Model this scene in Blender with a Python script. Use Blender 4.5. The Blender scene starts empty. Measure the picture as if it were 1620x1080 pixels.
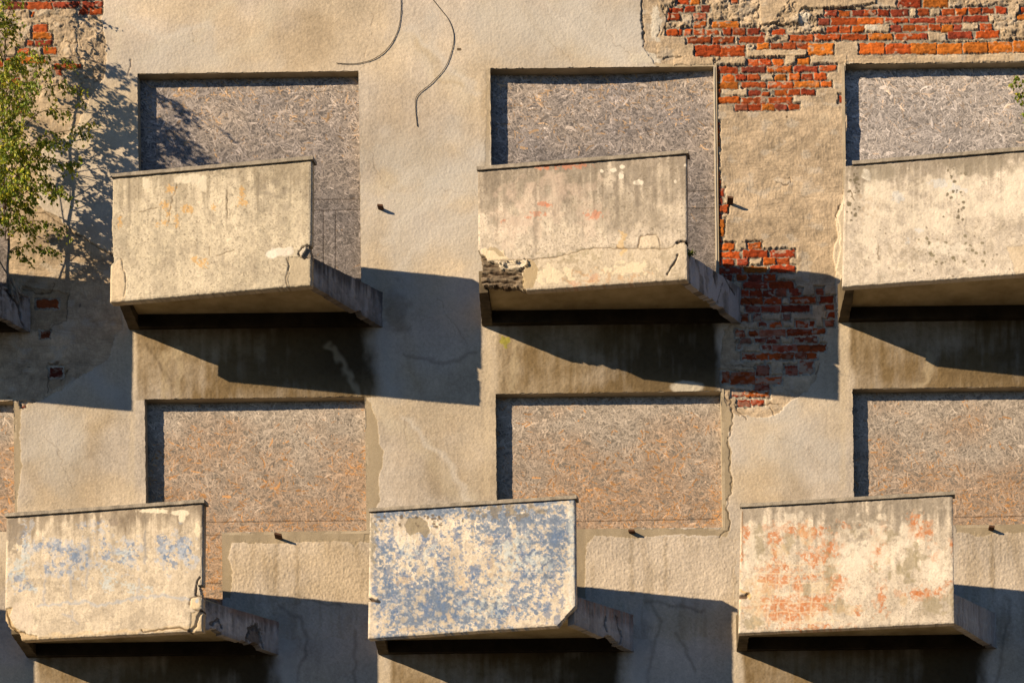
import bpy, math, random
import numpy as np
from mathutils import Vector, Matrix
random.seed(7); np.random.seed(7)
R = math.radians
f32 = np.float32

# ------------------------------------------------------------------ frame of reference
# 157 photo pixels = 1 m on the wall plane (y = 0, facing -y); camera 20 m in front, eye 1.6 m over the ground
S = 1/157.0; D = 20.0; CX, CY = 1000.0, 1925.0; TH = 0.0125; EYE = 1.6
ct, st = math.cos(TH), math.sin(TH)
def W(px, py):
    x = (px-CX)*S; y = (CY-py)*S
    return x*ct+y*st, EYE - x*st + y*ct
def WI(X, Z):
    Z = Z-EYE
    x = X*ct - Z*st; y = X*st + Z*ct
    return x/S+CX, CY-y/S
def foot(px, py, t):
    k = 1-t/D
    return CX+(px-CX)*k, CY+(py-CY)*k
def at(px, py, t):                      # world point seen at photo pixel, t metres in front of the wall
    X, Z = W(*foot(px, py, t)); return (X, -t, Z)
def atf(fx, fy, t):                     # world point whose foot on the wall is that pixel
    X, Z = W(fx, fy); return (X, -t, Z)

sc = bpy.context.scene; C = sc.collection
# camera
cam = bpy.data.cameras.new('camera'); co = bpy.data.objects.new('camera', cam); C.objects.link(co)
cam.sensor_width = 36; cam.lens = 36*D/(1620*S); cam.clip_end = 2000
cam.shift_x = -190/1620; cam.shift_y = 1385/1620
m = Matrix(((ct, st, 0, 0), (0, 0, -1, -D), (-st, ct, 0, EYE), (0, 0, 0, 1)))
co.matrix_world = m; sc.camera = co
# sun and sky
sv = Vector((1.56, 1.0, -0.785)).normalized()
el = math.asin(-sv.z); rot = math.atan2(-sv.x, -sv.y)
w = bpy.data.worlds.new('World'); sc.world = w; w.use_nodes = True
nt = w.node_tree; bg = nt.nodes['Background']
sky = nt.nodes.new('ShaderNodeTexSky'); sky.sky_type = 'NISHITA'; sky.sun_disc = False
sky.sun_elevation = el; sky.sun_rotation = rot; sky.air_density = 0.8; sky.dust_density = 0.0; sky.ozone_density = 6.0
nt.links.new(sky.outputs[0], bg.inputs[0]); bg.inputs[1].default_value = 0.055
sl = bpy.data.lights.new('sun', 'SUN'); sl.energy = 5.0; sl.angle = R(0.5); sl.color = (1.0, 0.775, 0.51)
so = bpy.data.objects.new('sun', sl); C.objects.link(so); so.location = (-20, -20, 30)
so.rotation_euler = sv.to_track_quat('-Z', 'Y').to_euler()
vs = sc.view_settings; sc.display_settings.display_device = 'sRGB'
vs.view_transform = 'Standard'; vs.look = 'None'; vs.exposure = 0.8; vs.gamma = 1; vs.use_curve_mapping = False
sc.cycles.max_bounces = 6; sc.cycles.diffuse_bounces = 1

# ------------------------------------------------------------------ numpy noise
_T = [np.random.RandomState(s).rand(256, 256).astype(f32) for s in range(8)]
def vn(x, y, s=0):
    xi = np.floor(x).astype(np.int32); yi = np.floor(y).astype(np.int32)
    fx = (x-xi).astype(f32); fy = (y-yi).astype(f32)
    fx = fx*fx*(3-2*fx); fy = fy*fy*(3-2*fy)
    T = _T[s % 8]; x0 = (xi+s*37) & 255; x1 = (x0+1) & 255; y0 = (yi+s*91) & 255; y1 = (y0+1) & 255
    a = T[y0, x0]; b = T[y0, x1]; c = T[y1, x0]; d = T[y1, x1]
    return (a+(b-a)*fx)+((c-a)+(a-b-c+d)*fx)*fy
def fbm(x, y, o=4, s=0, g=0.5):          # about 0..1, mean .5
    r = 0; a = 1; n = 0
    for i in range(o):
        r = r+a*vn(x, y, s+i); n += a; a *= g; x = x*2.03+17.3; y = y*2.03+5.7
    return r/n
def ss(a, b, x):
    t = np.clip((x-a)/(b-a), 0, 1); return t*t*(3-2*t)
def inpoly(px, py, poly):
    r = np.zeros(px.shape, bool); n = len(poly)
    for i in range(n):
        x0, y0 = poly[i]; x1, y1 = poly[(i+1) % n]
        if y0 == y1: continue
        c = ((y0 > py) != (y1 > py)) & (px < (x1-x0)*(py-y0)/(y1-y0)+x0)
        r ^= c
    return r
def pdist(px, py, pts):
    d = np.full(px.shape, 1e9, f32)
    for (x0, y0), (x1, y1) in zip(pts[:-1], pts[1:]):
        vx, vy = x1-x0, y1-y0; L = vx*vx+vy*vy+1e-9
        t = np.clip(((px-x0)*vx+(py-y0)*vy)/L, 0, 1)
        d = np.minimum(d, np.hypot(px-(x0+t*vx), py-(y0+t*vy)))
    return d

ALB = .86      # overall albedo level of the painted surfaces
class Canvas:
    """albedo, height and roughness over a grid of points that know their photo pixel"""
    def __init__(s, px, py):
        s.px = px.astype(f32); s.py = py.astype(f32); s.n = px.shape
        s.col = np.zeros(px.shape+(3,), f32); s.h = np.zeros(px.shape, f32); s.r = np.ones(px.shape, f32)
    def box(s, x0, y0, x1, y1):
        m = (s.px > x0) & (s.px < x1) & (s.py > y0) & (s.py < y1)
        if not m.any(): return None
        rr = np.where(m.any(1))[0]; cc = np.where(m.any(0))[0]
        return slice(rr[0], rr[-1]+1), slice(cc[0], cc[-1]+1)
    def mix(s, k, mask, c):
        c = np.asarray(c, f32); s.col[k] += (c-s.col[k])*mask[..., None].astype(f32)
    def mul(s, k, mask, c):
        c = np.asarray(c, f32); s.col[k] *= 1+(c-1)*mask[..., None].astype(f32)
    def stroke(s, pts, w, c=None, a=1, h=0, soft=None, jit=1.5, js=6, mulc=None):
        xs = [p[0] for p in pts]; ys = [p[1] for p in pts]; e = w*2+8
        k = s.box(min(xs)-e, min(ys)-e, max(xs)+e, max(ys)+e)
        if k is None: return
        x = s.px[k]; y = s.py[k]
        d = pdist(x+(vn(x/js, y/js, 1)-.5)*2*jit, y+(vn(x/js, y/js, 4)-.5)*2*jit, pts)
        soft = w*.5 if soft is None else soft
        mk = (1-ss(w/2-soft/2, w/2+soft/2+.4, d))*a
        if c is not None: s.mix(k, mk, c)
        if mulc is not None: s.mul(k, mk, mulc)
        s.h[k] += mk*h
    def blob(s, x0, y0, rx, ry, c, a=1, rag=.6, sc_=8, dens=None, soft=.15, h=0, seed=0, ysc=1, mul=False):
        e = 1.8
        k = s.box(x0-rx*e, y0-ry*e, x0+rx*e, y0+ry*e)
        if k is None: return
        x = s.px[k]; y = s.py[k]
        r = np.hypot((x-x0)/rx, (y-y0)/ry)
        n = fbm(x/sc_+seed*3.1, y/(sc_*ysc)+seed*7.7, 4, seed)
        v = 1-r+(n-.5)*2*rag*1.6
        mk = ss(-soft, soft, v)*a*(r < e-.05)
        if dens is not None:
            q = fbm(x/dens[0]+seed, y/(dens[0]*dens[2] if len(dens) > 2 else dens[0])+9, 4, seed+2)
            mk = mk*ss(dens[1]-.05, dens[1]+.05, q)
        (s.mul if mul else s.mix)(k, mk, c); s.h[k] += mk*h
    def poly(s, pts, c=None, a=1, h=0, jit=3, js=9, r=None, mulc=None, seth=None):
        xs = [p[0] for p in pts]; ys = [p[1] for p in pts]
        k = s.box(min(xs)-6, min(ys)-6, max(xs)+6, max(ys)+6)
        if k is None: return None
        x = s.px[k]; y = s.py[k]
        mk = inpoly(x+(fbm(x/js, y/js, 3, 1)-.5)*2*jit, y+(fbm(x/js, y/js, 3, 5)-.5)*2*jit, pts).astype(f32)*a
        if c is not None: s.mix(k, mk, c)
        if mulc is not None: s.mul(k, mk, mulc)
        s.h[k] += mk*h
        if seth is not None: s.h[k] = np.where(mk > .5, seth, s.h[k])
        if r is not None: s.r[k] += (r-s.r[k])*mk
        return k, mk

# ------------------------------------------------------------------ materials
def mat_attr(name, rough=.9, bump=.4, scale=180, dist=.004, var=.12, spec=.2):
    m = bpy.data.materials.new(name); m.use_nodes = True; t = m.node_tree; n = t.nodes; L = t.links
    b = n['Principled BSDF']; b.inputs['Roughness'].default_value = rough; b.inputs['Specular IOR Level'].default_value = spec
    a = n.new('ShaderNodeAttribute'); a.attribute_name = 'Col'
    g = n.new('ShaderNodeAttribute'); g.attribute_name = 'grain'
    tc = n.new('ShaderNodeTexCoord')
    n1 = n.new('ShaderNodeTexNoise'); n1.inputs['Scale'].default_value = scale; n1.inputs['Detail'].default_value = 5
    L.new(tc.outputs['Object'], n1.inputs['Vector'])
    mr = n.new('ShaderNodeMapRange'); mr.inputs[1].default_value = .3; mr.inputs[2].default_value = .7
    mr.inputs[3].default_value = 1-var; mr.inputs[4].default_value = 1+var; L.new(n1.outputs[0], mr.inputs[0])
    vm = n.new('ShaderNodeVectorMath'); vm.operation = 'SCALE'; L.new(a.outputs['Color'], vm.inputs[0]); L.new(mr.outputs[0], vm.inputs['Scale'])
    L.new(vm.outputs[0], b.inputs['Base Color'])
    bp = n.new('ShaderNodeBump'); bp.inputs['Distance'].default_value = dist
    mm = n.new('ShaderNodeMath'); mm.operation = 'MULTIPLY'; mm.inputs[1].default_value = bump
    L.new(g.outputs['Fac'], mm.inputs[0]); L.new(mm.outputs[0], bp.inputs['Strength'])
    n2 = n.new('ShaderNodeTexNoise'); n2.inputs['Scale'].default_value = scale*.45; n2.inputs['Detail'].default_value = 6; n2.inputs['Roughness'].default_value = .65
    L.new(tc.outputs['Object'], n2.inputs['Vector']); L.new(n2.outputs[0], bp.inputs['Height']); L.new(bp.outputs[0], b.inputs['Normal'])
    return m
def mat_plain(name, c1, c2, scale=6, rough=.9, bump=.3, streak=False, metal=0):
    m = bpy.data.materials.new(name); m.use_nodes = True; t = m.node_tree; n = t.nodes; L = t.links
    b = n['Principled BSDF']; b.inputs['Roughness'].default_value = rough; b.inputs['Specular IOR Level'].default_value = .25
    b.inputs['Metallic'].default_value = metal
    tc = n.new('ShaderNodeTexCoord'); mp = n.new('ShaderNodeMapping')
    L.new(tc.outputs['Object'], mp.inputs[0]); mp.inputs['Scale'].default_value = (1, 1, .22 if streak else 1)
    n1 = n.new('ShaderNodeTexNoise'); n1.inputs['Scale'].default_value = scale; n1.inputs['Detail'].default_value = 8; n1.inputs['Roughness'].default_value = .62
    L.new(mp.outputs[0], n1.inputs['Vector'])
    r = n.new('ShaderNodeValToRGB'); r.color_ramp.elements[0].position = .34; r.color_ramp.elements[1].position = .66
    r.color_ramp.elements[0].color = (*[q*.86 for q in c1], 1); r.color_ramp.elements[1].color = (*[q*.86 for q in c2], 1)
    L.new(n1.outputs[0], r.inputs[0]); L.new(r.outputs[0], b.inputs['Base Color'])
    n2 = n.new('ShaderNodeTexNoise'); n2.inputs['Scale'].default_value = 60; n2.inputs['Detail'].default_value = 6
    L.new(tc.outputs['Object'], n2.inputs['Vector'])
    bp = n.new('ShaderNodeBump'); bp.inputs['Distance'].default_value = .006; bp.inputs['Strength'].default_value = bump
    L.new(n2.outputs[0], bp.inputs['Height']); L.new(bp.outputs[0], b.inputs['Normal'])
    return m
M_wall = mat_attr('wall_plaster', bump=.35, scale=150, var=.16)
M_panel = mat_attr('parapet_plaster', bump=.35, scale=260, var=.10)
M_board = mat_attr('strand_board', bump=.3, scale=300, var=.10, rough=.8)
M_reveal = mat_plain('reveal_plaster', (.36, .30, .21), (.52, .44, .32), 5)
M_soffit = mat_plain('slab_concrete', (.40, .31, .17), (.66, .54, .32), 3.5)
M_brack = mat_plain('bracket_concrete', (.13, .12, .11), (.42, .39, .35), 5, streak=True)
M_cope = mat_plain('coping_concrete', (.20, .18, .15), (.38, .34, .28), 14, bump=.7)
M_outer = mat_plain('outer_plaster', (.42, .35, .25), (.52, .44, .32), 2.5, bump=.5)
M_recess_shade = mat_plain('recess_shade_concrete', (.025, .02, .014), (.07, .055, .035), 4)  # near-black back beam; the unlit recess under the slab is put into its colour
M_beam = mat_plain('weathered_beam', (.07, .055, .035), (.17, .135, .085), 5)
M_dark = mat_plain('dark_interior', (.05, .045, .04), (.08, .07, .06), 3)
M_rust = mat_plain('rusty_iron', (.06, .03, .018), (.14, .07, .04), 40)
M_cable = mat_plain('cable_rubber', (.03, .028, .027), (.06, .055, .05), 30, rough=.6)
M_ground = mat_plain('ground_soil', (.028, .026, .022), (.05, .047, .04), .6)
M_bark = mat_plain('birch_bark', (.10, .08, .06), (.42, .38, .32), 14, streak=True)
M_twig = mat_plain('twig_bark', (.09, .05, .03), (.17, .10, .06), 30)
M_bead = mat_plain('edge_bead', (.50, .46, .38), (.66, .60, .50), 12, bump=.2)
M_moss = mat_plain('moss', (.06, .09, .01), (.18, .2, .03), 60)
def mat_leaf():
    m = bpy.data.materials.new('leaf'); m.use_nodes = True; t = m.node_tree; n = t.nodes; L = t.links
    b = n['Principled BSDF']; b.inputs['Roughness'].default_value = .5; b.inputs['Specular IOR Level'].default_value = .35
    a = n.new('ShaderNodeAttribute'); a.attribute_name = 'Col'
    L.new(a.outputs['Color'], b.inputs['Base Color'])
    tr = n.new('ShaderNodeBsdfTranslucent'); hs = n.new('ShaderNodeHueSaturation'); hs.inputs['Value'].default_value = 1.5; hs.inputs['Hue'].default_value = .48
    L.new(a.outputs['Color'], hs.inputs['Color']); L.new(hs.outputs[0], tr.inputs[0])
    mx = n.new('ShaderNodeMixShader'); mx.inputs[0].default_value = .45
    L.new(b.outputs[0], mx.inputs[1]); L.new(tr.outputs[0], mx.inputs[2]); L.new(mx.outputs[0], n['Material Output'].inputs[0])
    return m
M_leaf = mat_leaf()

# ------------------------------------------------------------------ mesh helpers
def mk(name, V, F, mat, parent=None, smooth=False, col=None, grain=None):
    me = bpy.data.meshes.new(name)
    V = np.asarray(V, f32).reshape(-1, 3)
    if isinstance(F, np.ndarray):
        F = F.astype(np.int32); nf, k = F.shape
        me.vertices.add(len(V)); me.vertices.foreach_set('co', V.ravel())
        me.loops.add(nf*k); me.loops.foreach_set('vertex_index', F.ravel())
        me.polygons.add(nf); me.polygons.foreach_set('loop_start', np.arange(0, nf*k, k, dtype=np.int32))
        try: me.polygons.foreach_set('loop_total', np.full(nf, k, np.int32))
        except Exception: pass
        me.update(calc_edges=True)
    else:
        me.from_pydata([tuple(map(float, v)) for v in V], [], F); me.update()
    me.polygons.foreach_set('use_smooth', np.full(len(me.polygons), smooth))
    if col is not None:
        a = me.attributes.new('Col', 'FLOAT_COLOR', 'POINT')
        c = np.ones((len(V), 4), f32); c[:, :3] = np.clip(col.reshape(-1, 3)*ALB, 0.003, .95); a.data.foreach_set('color', c.ravel())
    if grain is not None:
        a = me.attributes.new('grain', 'FLOAT', 'POINT'); a.data.foreach_set('value', grain.astype(f32).ravel())
    me.materials.append(mat)
    o = bpy.data.objects.new(name, me); C.objects.link(o)
    if parent is not None: o.parent = parent
    return o
def thing(name, label, cat, loc=(0, 0, 0), group=None):
    o = bpy.data.objects.new(name, None); C.objects.link(o); o.location = loc; o['label'] = label; o['category'] = cat
    if group: o['group'] = group
    return o
def tag(o, label, cat=None, group=None, kind=None):
    if label: o['label'] = label
    if cat: o['category'] = cat
    if group: o['group'] = group
    if kind: o['kind'] = kind
    return o
def prism(plan_lo, plan_hi):
    """solid between two point rings of equal length (lower, upper)"""
    n = len(plan_lo); V = list(plan_lo)+list(plan_hi)
    F = [tuple(range(n)), tuple(range(2*n-1, n-1, -1))]
    for i in range(n):
        j = (i+1) % n; F.append((i, i+n, j+n, j))
    return V, F
def merge(*parts):
    V = []; F = []
    for v, f in parts:
        b = len(V); V += list(v); F += [tuple(i+b for i in q) for q in f]
    return V, F
def boxm(x0, x1, y0, y1, z0, z1):
    return prism([(x0, y0, z0), (x1, y0, z0), (x1, y1, z0), (x0, y1, z0)], [(x0, y0, z1), (x1, y0, z1), (x1, y1, z1), (x0, y1, z1)])
def tube(pts, rads, seg=6):
    V = []; F = []
    pts = [Vector(p) for p in pts]
    for i, p in enumerate(pts):
        d = (pts[min(i+1, len(pts)-1)]-pts[max(i-1, 0)]).normalized()
        a = d.cross(Vector((.13, 1, .07))).normalized(); b = d.cross(a)
        for k in range(seg):
            t = 2*math.pi*k/seg; V.append(tuple(p+(a*math.cos(t)+b*math.sin(t))*rads[i]))
    for i in range(len(pts)-1):
        for k in range(seg):
            k2 = (k+1) % seg; F.append((i*seg+k, i*seg+k2, (i+1)*seg+k2, (i+1)*seg+k))
    F.append(tuple(range(seg))[::-1]); F.append(tuple((len(pts)-1)*seg+k for k in range(seg)))
    return V, F
def smooth_path(pts, n=8):
    P = [Vector(p) for p in pts]; out = []
    for i in range(len(P)-1):
        p0 = P[max(i-1, 0)]; p1 = P[i]; p2 = P[i+1]; p3 = P[min(i+2, len(P)-1)]
        for k in range(n):
            t = k/n
            out.append(.5*((2*p1)+(p2-p0)*t+(2*p0-5*p1+4*p2-p3)*t*t+(3*p1-p0-3*p2+p3)*t**3))
    out.append(P[-1]); return out
def grid_solid(P, back, M):
    """front grid P (ny,nx,3), cell mask M, back offset vector: closed plate. returns V, F, index of source vertex"""
    ny, nx = P.shape[:2]; N = ny*nx
    idx = np.arange(N).reshape(ny, nx)
    a = idx[:-1, :-1][M]; b = idx[:-1, 1:][M]; c = idx[1:, 1:][M]; d = idx[1:, :-1][M]
    fr = np.stack([a, d, c, b], 1); bk = np.stack([a+N, b+N, c+N, d+N], 1)
    Mp = np.zeros((ny+1, nx+1), bool); Mp[1:-1, 1:-1] = M
    fs = [fr, bk]
    # edges between vertically neighbouring cells (horizontal edges at row i)
    up = Mp[:-1, 1:-1]; dn = Mp[1:, 1:-1]      # (ny, nx-1)
    e0 = idx[:, :-1]; e1 = idx[:, 1:]
    k = dn & ~up; fs.append(np.stack([e0[k], e1[k], e1[k]+N, e0[k]+N], 1))
    k = up & ~dn; fs.append(np.stack([e1[k], e0[k], e0[k]+N, e1[k]+N], 1))
    lf = Mp[1:-1, :-1]; rt = Mp[1:-1, 1:]
    e0 = idx[:-1, :]; e1 = idx[1:, :]
    k = rt & ~lf; fs.append(np.stack([e1[k], e0[k], e0[k]+N, e1[k]+N], 1))
    k = lf & ~rt; fs.append(np.stack([e0[k], e1[k], e1[k]+N, e0[k]+N], 1))
    V = np.concatenate([P.reshape(-1, 3), (P+np.asarray(back, f32)).reshape(-1, 3)])
    F = np.concatenate(fs)
    used = np.unique(F); rm = np.full(2*N, -1); rm[used] = np.arange(len(used))
    return V[used], rm[F], used % N

# ------------------------------------------------------------------ the building
building = thing('apartment_building', 'derelict plastered apartment block with angled concrete balconies and boarded up openings', 'building', (0, 0, 0))

# openings: name, x0, x1 (px), top (px at x0), bottom (px at x0) and door part
def opening(x0, x1, yt, yb, door=None):
    X0, Zt = W(x0, yt); X1, _ = W(x1, yt-(x1-x0)*TH); _, Zb = W(x0, yb)
    d = None
    if door: d = (W(door[0], yt)[0], W(door[1], yt-(door[1]-x0)*TH)[0], W(x0, door[2])[1])
    return dict(x0=X0, x1=X1, zt=Zt, zb=Zb, door=d)
OPEN = [
    opening(-342, 9, 124, 478), opening(217.5, 567, 117, 472), opening(775.5, 1129, 109, 465), opening(1336, 1690, 101.5, 458),
    opening(-330, 21, 638, 845), opening(229, 577, 631.5, 843, (229, 348, 985)), opening(784, 1140.5, 623, 838, (784, 905, 980)),
    opening(1349, 1702, 615, 832, (1349, 1476, 975)),
]
# wall grid
def axis(lo, f0, f1, hi, fine, coarse, snaps):
    a = np.concatenate([np.arange(lo, f0, coarse), np.arange(f0, f1, fine), np.arange(f1, hi+coarse, coarse)])
    for s in snaps:
        i = np.argmin(np.abs(a-s)); a[i] = s
    return a
sx = []; sz = []
for o in OPEN:
    sx += [o['x0'], o['x1']]; sz += [o['zt'], o['zb']]
    if o['door']: sx += [o['door'][0], o['door'][1]]; sz.append(o['door'][2])
XL = W(-620, 500)[0]; XR = W(2080, 500)[0]; ZT = W(800, -420)[1]; ZB = W(800, 1420)[1]
xs = axis(XL, W(-12, 0)[0], W(1632, 1080)[0]+.02, XR, .0068, .045, sorted(set(sx)))
zs = axis(ZB, W(0, 1092)[1]-.12, W(1620, -12)[1]+.12, ZT, .0068, .045, sorted(set(sz)))[::-1]
GX, GZ = np.meshgrid(xs, zs)
PX, PY = WI(GX, GZ)
cv = Canvas(PX, PY)
x, y = cv.px, cv.py
FIN = np.array((.525, .472, .408), f32); UND = np.array((.48, .385, .275), f32); MOR = np.array((.40, .36, .29), f32)
# finish coat
lo_ = fbm(x/170, y/120, 4, 2); mid = fbm(x/38+3, y/38, 4, 3); st_ = fbm(x/9, y/160, 3, 6)
pb = fbm(x/3.1, y/3.1, 2, 4); gr = vn(x/1.7, y/1.7, 6)
cv.col[:] = FIN
cv.col *= (1+(lo_-.5)*.60+(mid-.5)*.30+(st_-.5)*.16+(pb-.5)*.26+(gr-.5)*.16)[..., None]
warm = ss(.35, .7, fbm(x/110+9, y/90, 3, 1))
cv.col[..., 2] *= 1-.16*warm; cv.col[..., 1] *= 1-.05*warm
cv.h[:] = (mid-.5)*.006+(pb-.5)*.0024+(gr-.5)*.0020
cv.r[:] = 1.0
# broad light trowel swooshes
for pts, wd in (([(560, 300), (650, 285), (730, 275), (770, 265)], 26), ([(640, 330), (700, 295), (780, 300)], 30), ([(640, 55), (690, 110), (740, 150)], 26),
                ([(770, 10), (850, 45), (930, 80), (1010, 90)], 34), ([(590, 640), (650, 690), (740, 790)], 22), ([(880, 0), (960, 60)], 20), ([(430, 10), (420, 60), (350, 95)], 24),
                ([(190, 20), (180, 110)], 16), ([(360, -10), (300, 60), (230, 90)], 20)):
    cv.stroke(pts, wd, c=(.58, .53, .43), a=.45, soft=wd*.9, jit=14, js=22)
for pts, wd in (([(655, 60), (700, 120), (745, 145)], 8), ([(770, 140), (768, 260)], 10), ([(600, 470), (640, 520), (660, 620)], 18), ([(1240, 700), (1260, 780)], 24), ([(680, 700), (700, 780)], 26),
                ([(50, 700), (60, 760)], 30), ([(120, 740), (190, 640)], 20), ([(830, 20), (900, 90)], 12)):
    cv.stroke(pts, wd, mulc=(.86, .82, .74), a=.7, soft=wd, jit=10, js=20)

for q in ((665, 360, 110, 80), (690, 250, 70, 40), (870, 60, 150, 45), (300, 90, 90, 30), (960, 20, 60, 60), (90, 700, 40, 70), (1250, 690, 60, 60)):
    cv.blob(*q, (.53, .515, .485), a=.6, rag=.7, sc_=40, soft=.8)
for q in ((690, 740, 80, 50), (1240, 780, 70, 40), (130, 760, 70, 50), (640, 200, 50, 60), (480, 60, 60, 40)):
    cv.blob(*q, (.84, .79, .71), a=.6, rag=.7, sc_=34, soft=.8, mul=True)
for pts in ([(610, 380), (660, 330), (740, 300)], [(630, 420), (700, 360), (770, 330)], [(650, 40), (700, 100), (760, 150)], [(860, 10), (930, 70), (1000, 95)], [(640, 660), (700, 720), (740, 790)], [(200, 30), (260, 60), (330, 40)], [(920, 0), (960, 50), (1010, 70)]):
    cv.stroke(pts, 10, c=(.60, .57, .52), a=.5, soft=9, jit=9, js=16)
# dirty bands between a balcony and the opening below it, shadowed part painted darker
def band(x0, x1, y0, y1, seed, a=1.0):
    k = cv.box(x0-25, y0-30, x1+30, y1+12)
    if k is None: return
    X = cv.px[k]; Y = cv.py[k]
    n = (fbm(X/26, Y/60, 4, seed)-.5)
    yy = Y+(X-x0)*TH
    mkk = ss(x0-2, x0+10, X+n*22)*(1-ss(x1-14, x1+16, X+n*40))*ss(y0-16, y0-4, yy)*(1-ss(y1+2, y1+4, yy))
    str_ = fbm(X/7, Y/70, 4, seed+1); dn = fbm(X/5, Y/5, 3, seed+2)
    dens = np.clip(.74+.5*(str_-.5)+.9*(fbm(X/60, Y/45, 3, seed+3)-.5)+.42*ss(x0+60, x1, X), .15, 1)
    cv.mix(k, mkk*dens*a, np.array((.205, .148, .078), f32)*(1-.72*ss(x0+70, x1, X+n*60)*(1-.6*ss(y0+60, y1, yy)))[..., None])  # dirt colour, balcony shadow painted in towards the right and top
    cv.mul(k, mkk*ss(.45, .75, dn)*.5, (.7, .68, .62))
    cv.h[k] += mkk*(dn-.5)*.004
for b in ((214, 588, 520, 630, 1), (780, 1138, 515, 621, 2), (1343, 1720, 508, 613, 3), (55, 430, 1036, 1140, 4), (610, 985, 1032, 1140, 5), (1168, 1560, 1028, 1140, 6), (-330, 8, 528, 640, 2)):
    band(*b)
for pts in ([(258, 560), (262, 595), (260, 625)], [(282, 555), (284, 590), (278, 625)], [(262, 562), (284, 556)], [(815, 545), (812, 615)], [(1472, 560), (1468, 600), (1450, 612)], [(520, 545), (545, 580), (566, 620)]):
    cv.stroke(pts, 9, c=(.42, .35, .24), a=.6, soft=8, jit=5, js=9)
cv.stroke([(232, 545), (258, 585), (270, 600)], 5, mulc=(.6, .58, .55), a=.7, soft=5)
cv.blob(1085, 612, 26, 12, (.50, .46, .38), rag=.2, sc_=20)
cv.blob(797, 540, 7, 8, (.32, .30, .04), a=.8, rag=.6, sc_=5)
# pale strips beside the bands, sunlight on the pier edges painted in
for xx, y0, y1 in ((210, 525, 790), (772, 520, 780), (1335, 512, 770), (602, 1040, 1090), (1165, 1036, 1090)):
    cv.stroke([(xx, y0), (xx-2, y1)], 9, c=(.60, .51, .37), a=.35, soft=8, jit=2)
# damp staining right of the brackets and water marks in the shade
for (bx, by, rx, ry, sd) in ((622, 490, 24, 34, 1), (1015, 1000, 14, 26, 2), (1588, 985, 12, 30, 3), (455, 1000, 18, 40, 4), (60, 520, 20, 30, 5)):
    cv.blob(bx, by, rx, ry, (.6, .58, .56), a=.6, rag=.7, sc_=12, mul=True, seed=sd, soft=.6)
for pts in ([(440, 960), (476, 975), (486, 1010), (470, 1080)], [(560, 1000), (562, 1090)], [(1030, 955), (1048, 985), (1030, 1030), (1024, 1090)], [(1070, 1000), (1100, 1060)], [(640, 560), (700, 575), (750, 560)],
            [(1598, 950), (1590, 1010), (1575, 1080)], [(470, 940), (540, 960)], [(1020, 950), (1110, 965)]):
    cv.stroke(pts, 5, mulc=(.62, .61, .6), a=.75, soft=5, jit=4, js=14)
for pts in ([(600, 520), (620, 620)], [(1010, 970), (1015, 1080)], [(450, 980), (455, 1080)], [(120, 560), (190, 640)]):
    cv.stroke(pts, 26, c=(.46, .46, .45), a=.5, soft=26, jit=6, js=20)
# roughcast repairs under the openings
for q in ([(364, 856), (585, 852), (585, 1010), (364, 1010)], [(926, 848), (1166, 850), (1160, 1010), (926, 1010)], [(1514, 842), (1640, 840), (1640, 1010), (1514, 1010)]):
    kk = cv.poly(q, mulc=(1.05, 1.03, 1.0), jit=6)
    if kk:
        k, mkk = kk; X = cv.px[k]; Y = cv.py[k]
        g = fbm(X/2.4, Y/3.0, 3, 5); cv.h[k] += mkk*(g-.5)*.0065; cv.mul(k, mkk*ss(.3, .7, 1-g)*.25, (.8, .78, .72))
        cv.mul(k, mkk*ss(.5, .75, fbm(X/12, Y/70, 3, 3))*.5, (.72, .68, .6))
for xx, y0 in ((436, 858), (470, 862), (998, 850), (1052, 850), (1568, 845)):
    cv.stroke([(xx, y0), (xx+2, y0+90)], 6, mulc=(.66, .62, .54), a=.6, soft=6, jit=3)
# smooth grey-brown trims with ragged edges
TRIM = (.335, .275, .185)
trims = [[(577, 628), (586, 636), (592, 655), (598, 672), (600, 700), (607, 712), (603, 742), (600, 760), (602, 790), (596, 800), (592, 860), (577, 856)],
         [(346, 842), (590, 838), (590, 852), (570, 856), (560, 866), (552, 856), (500, 857), (440, 860), (366, 858), (362, 880), (367, 905), (364, 946), (346, 946)],
         [(1140, 619), (1153, 622), (1159, 640), (1160, 668), (1152, 692), (1158, 715), (1157, 745), (1160, 765), (1157, 780), (1150, 790), (1150, 806), (1157, 822), (1155, 838), (1148, 850), (1128, 846), (1050, 846), (1000, 852), (940, 846), (928, 860), (926, 946), (910, 946), (910, 834), (1140, 836)],
         [(1509, 829), (1640, 828), (1640, 842), (1580, 843), (1545, 849), (1530, 842), (1514, 842)],
         [(21, 636), (34, 640), (32, 700), (34, 740), (28, 790), (26, 820), (21, 820)],
         [(768, 112), (776, 110), (776, 272), (766, 272), (770, 200)]]
for i, t in enumerate(trims):
    kk = cv.poly(t, c=TRIM, a=.9 if i != 5 else .45, jit=3, h=-.004, r=.25)
    if kk:
        k, mkk = kk; cv.mul(k, mkk, (1, 1, 1)); cv.h[k] -= ((pb[k]-.5)*.0030+(gr[k]-.5)*.0022)*mkk*.85
        cv.col[k] *= (1+(fbm(cv.px[k]/15, cv.py[k]/40, 3, 2)-.5)*.5*mkk)[..., None]
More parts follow.
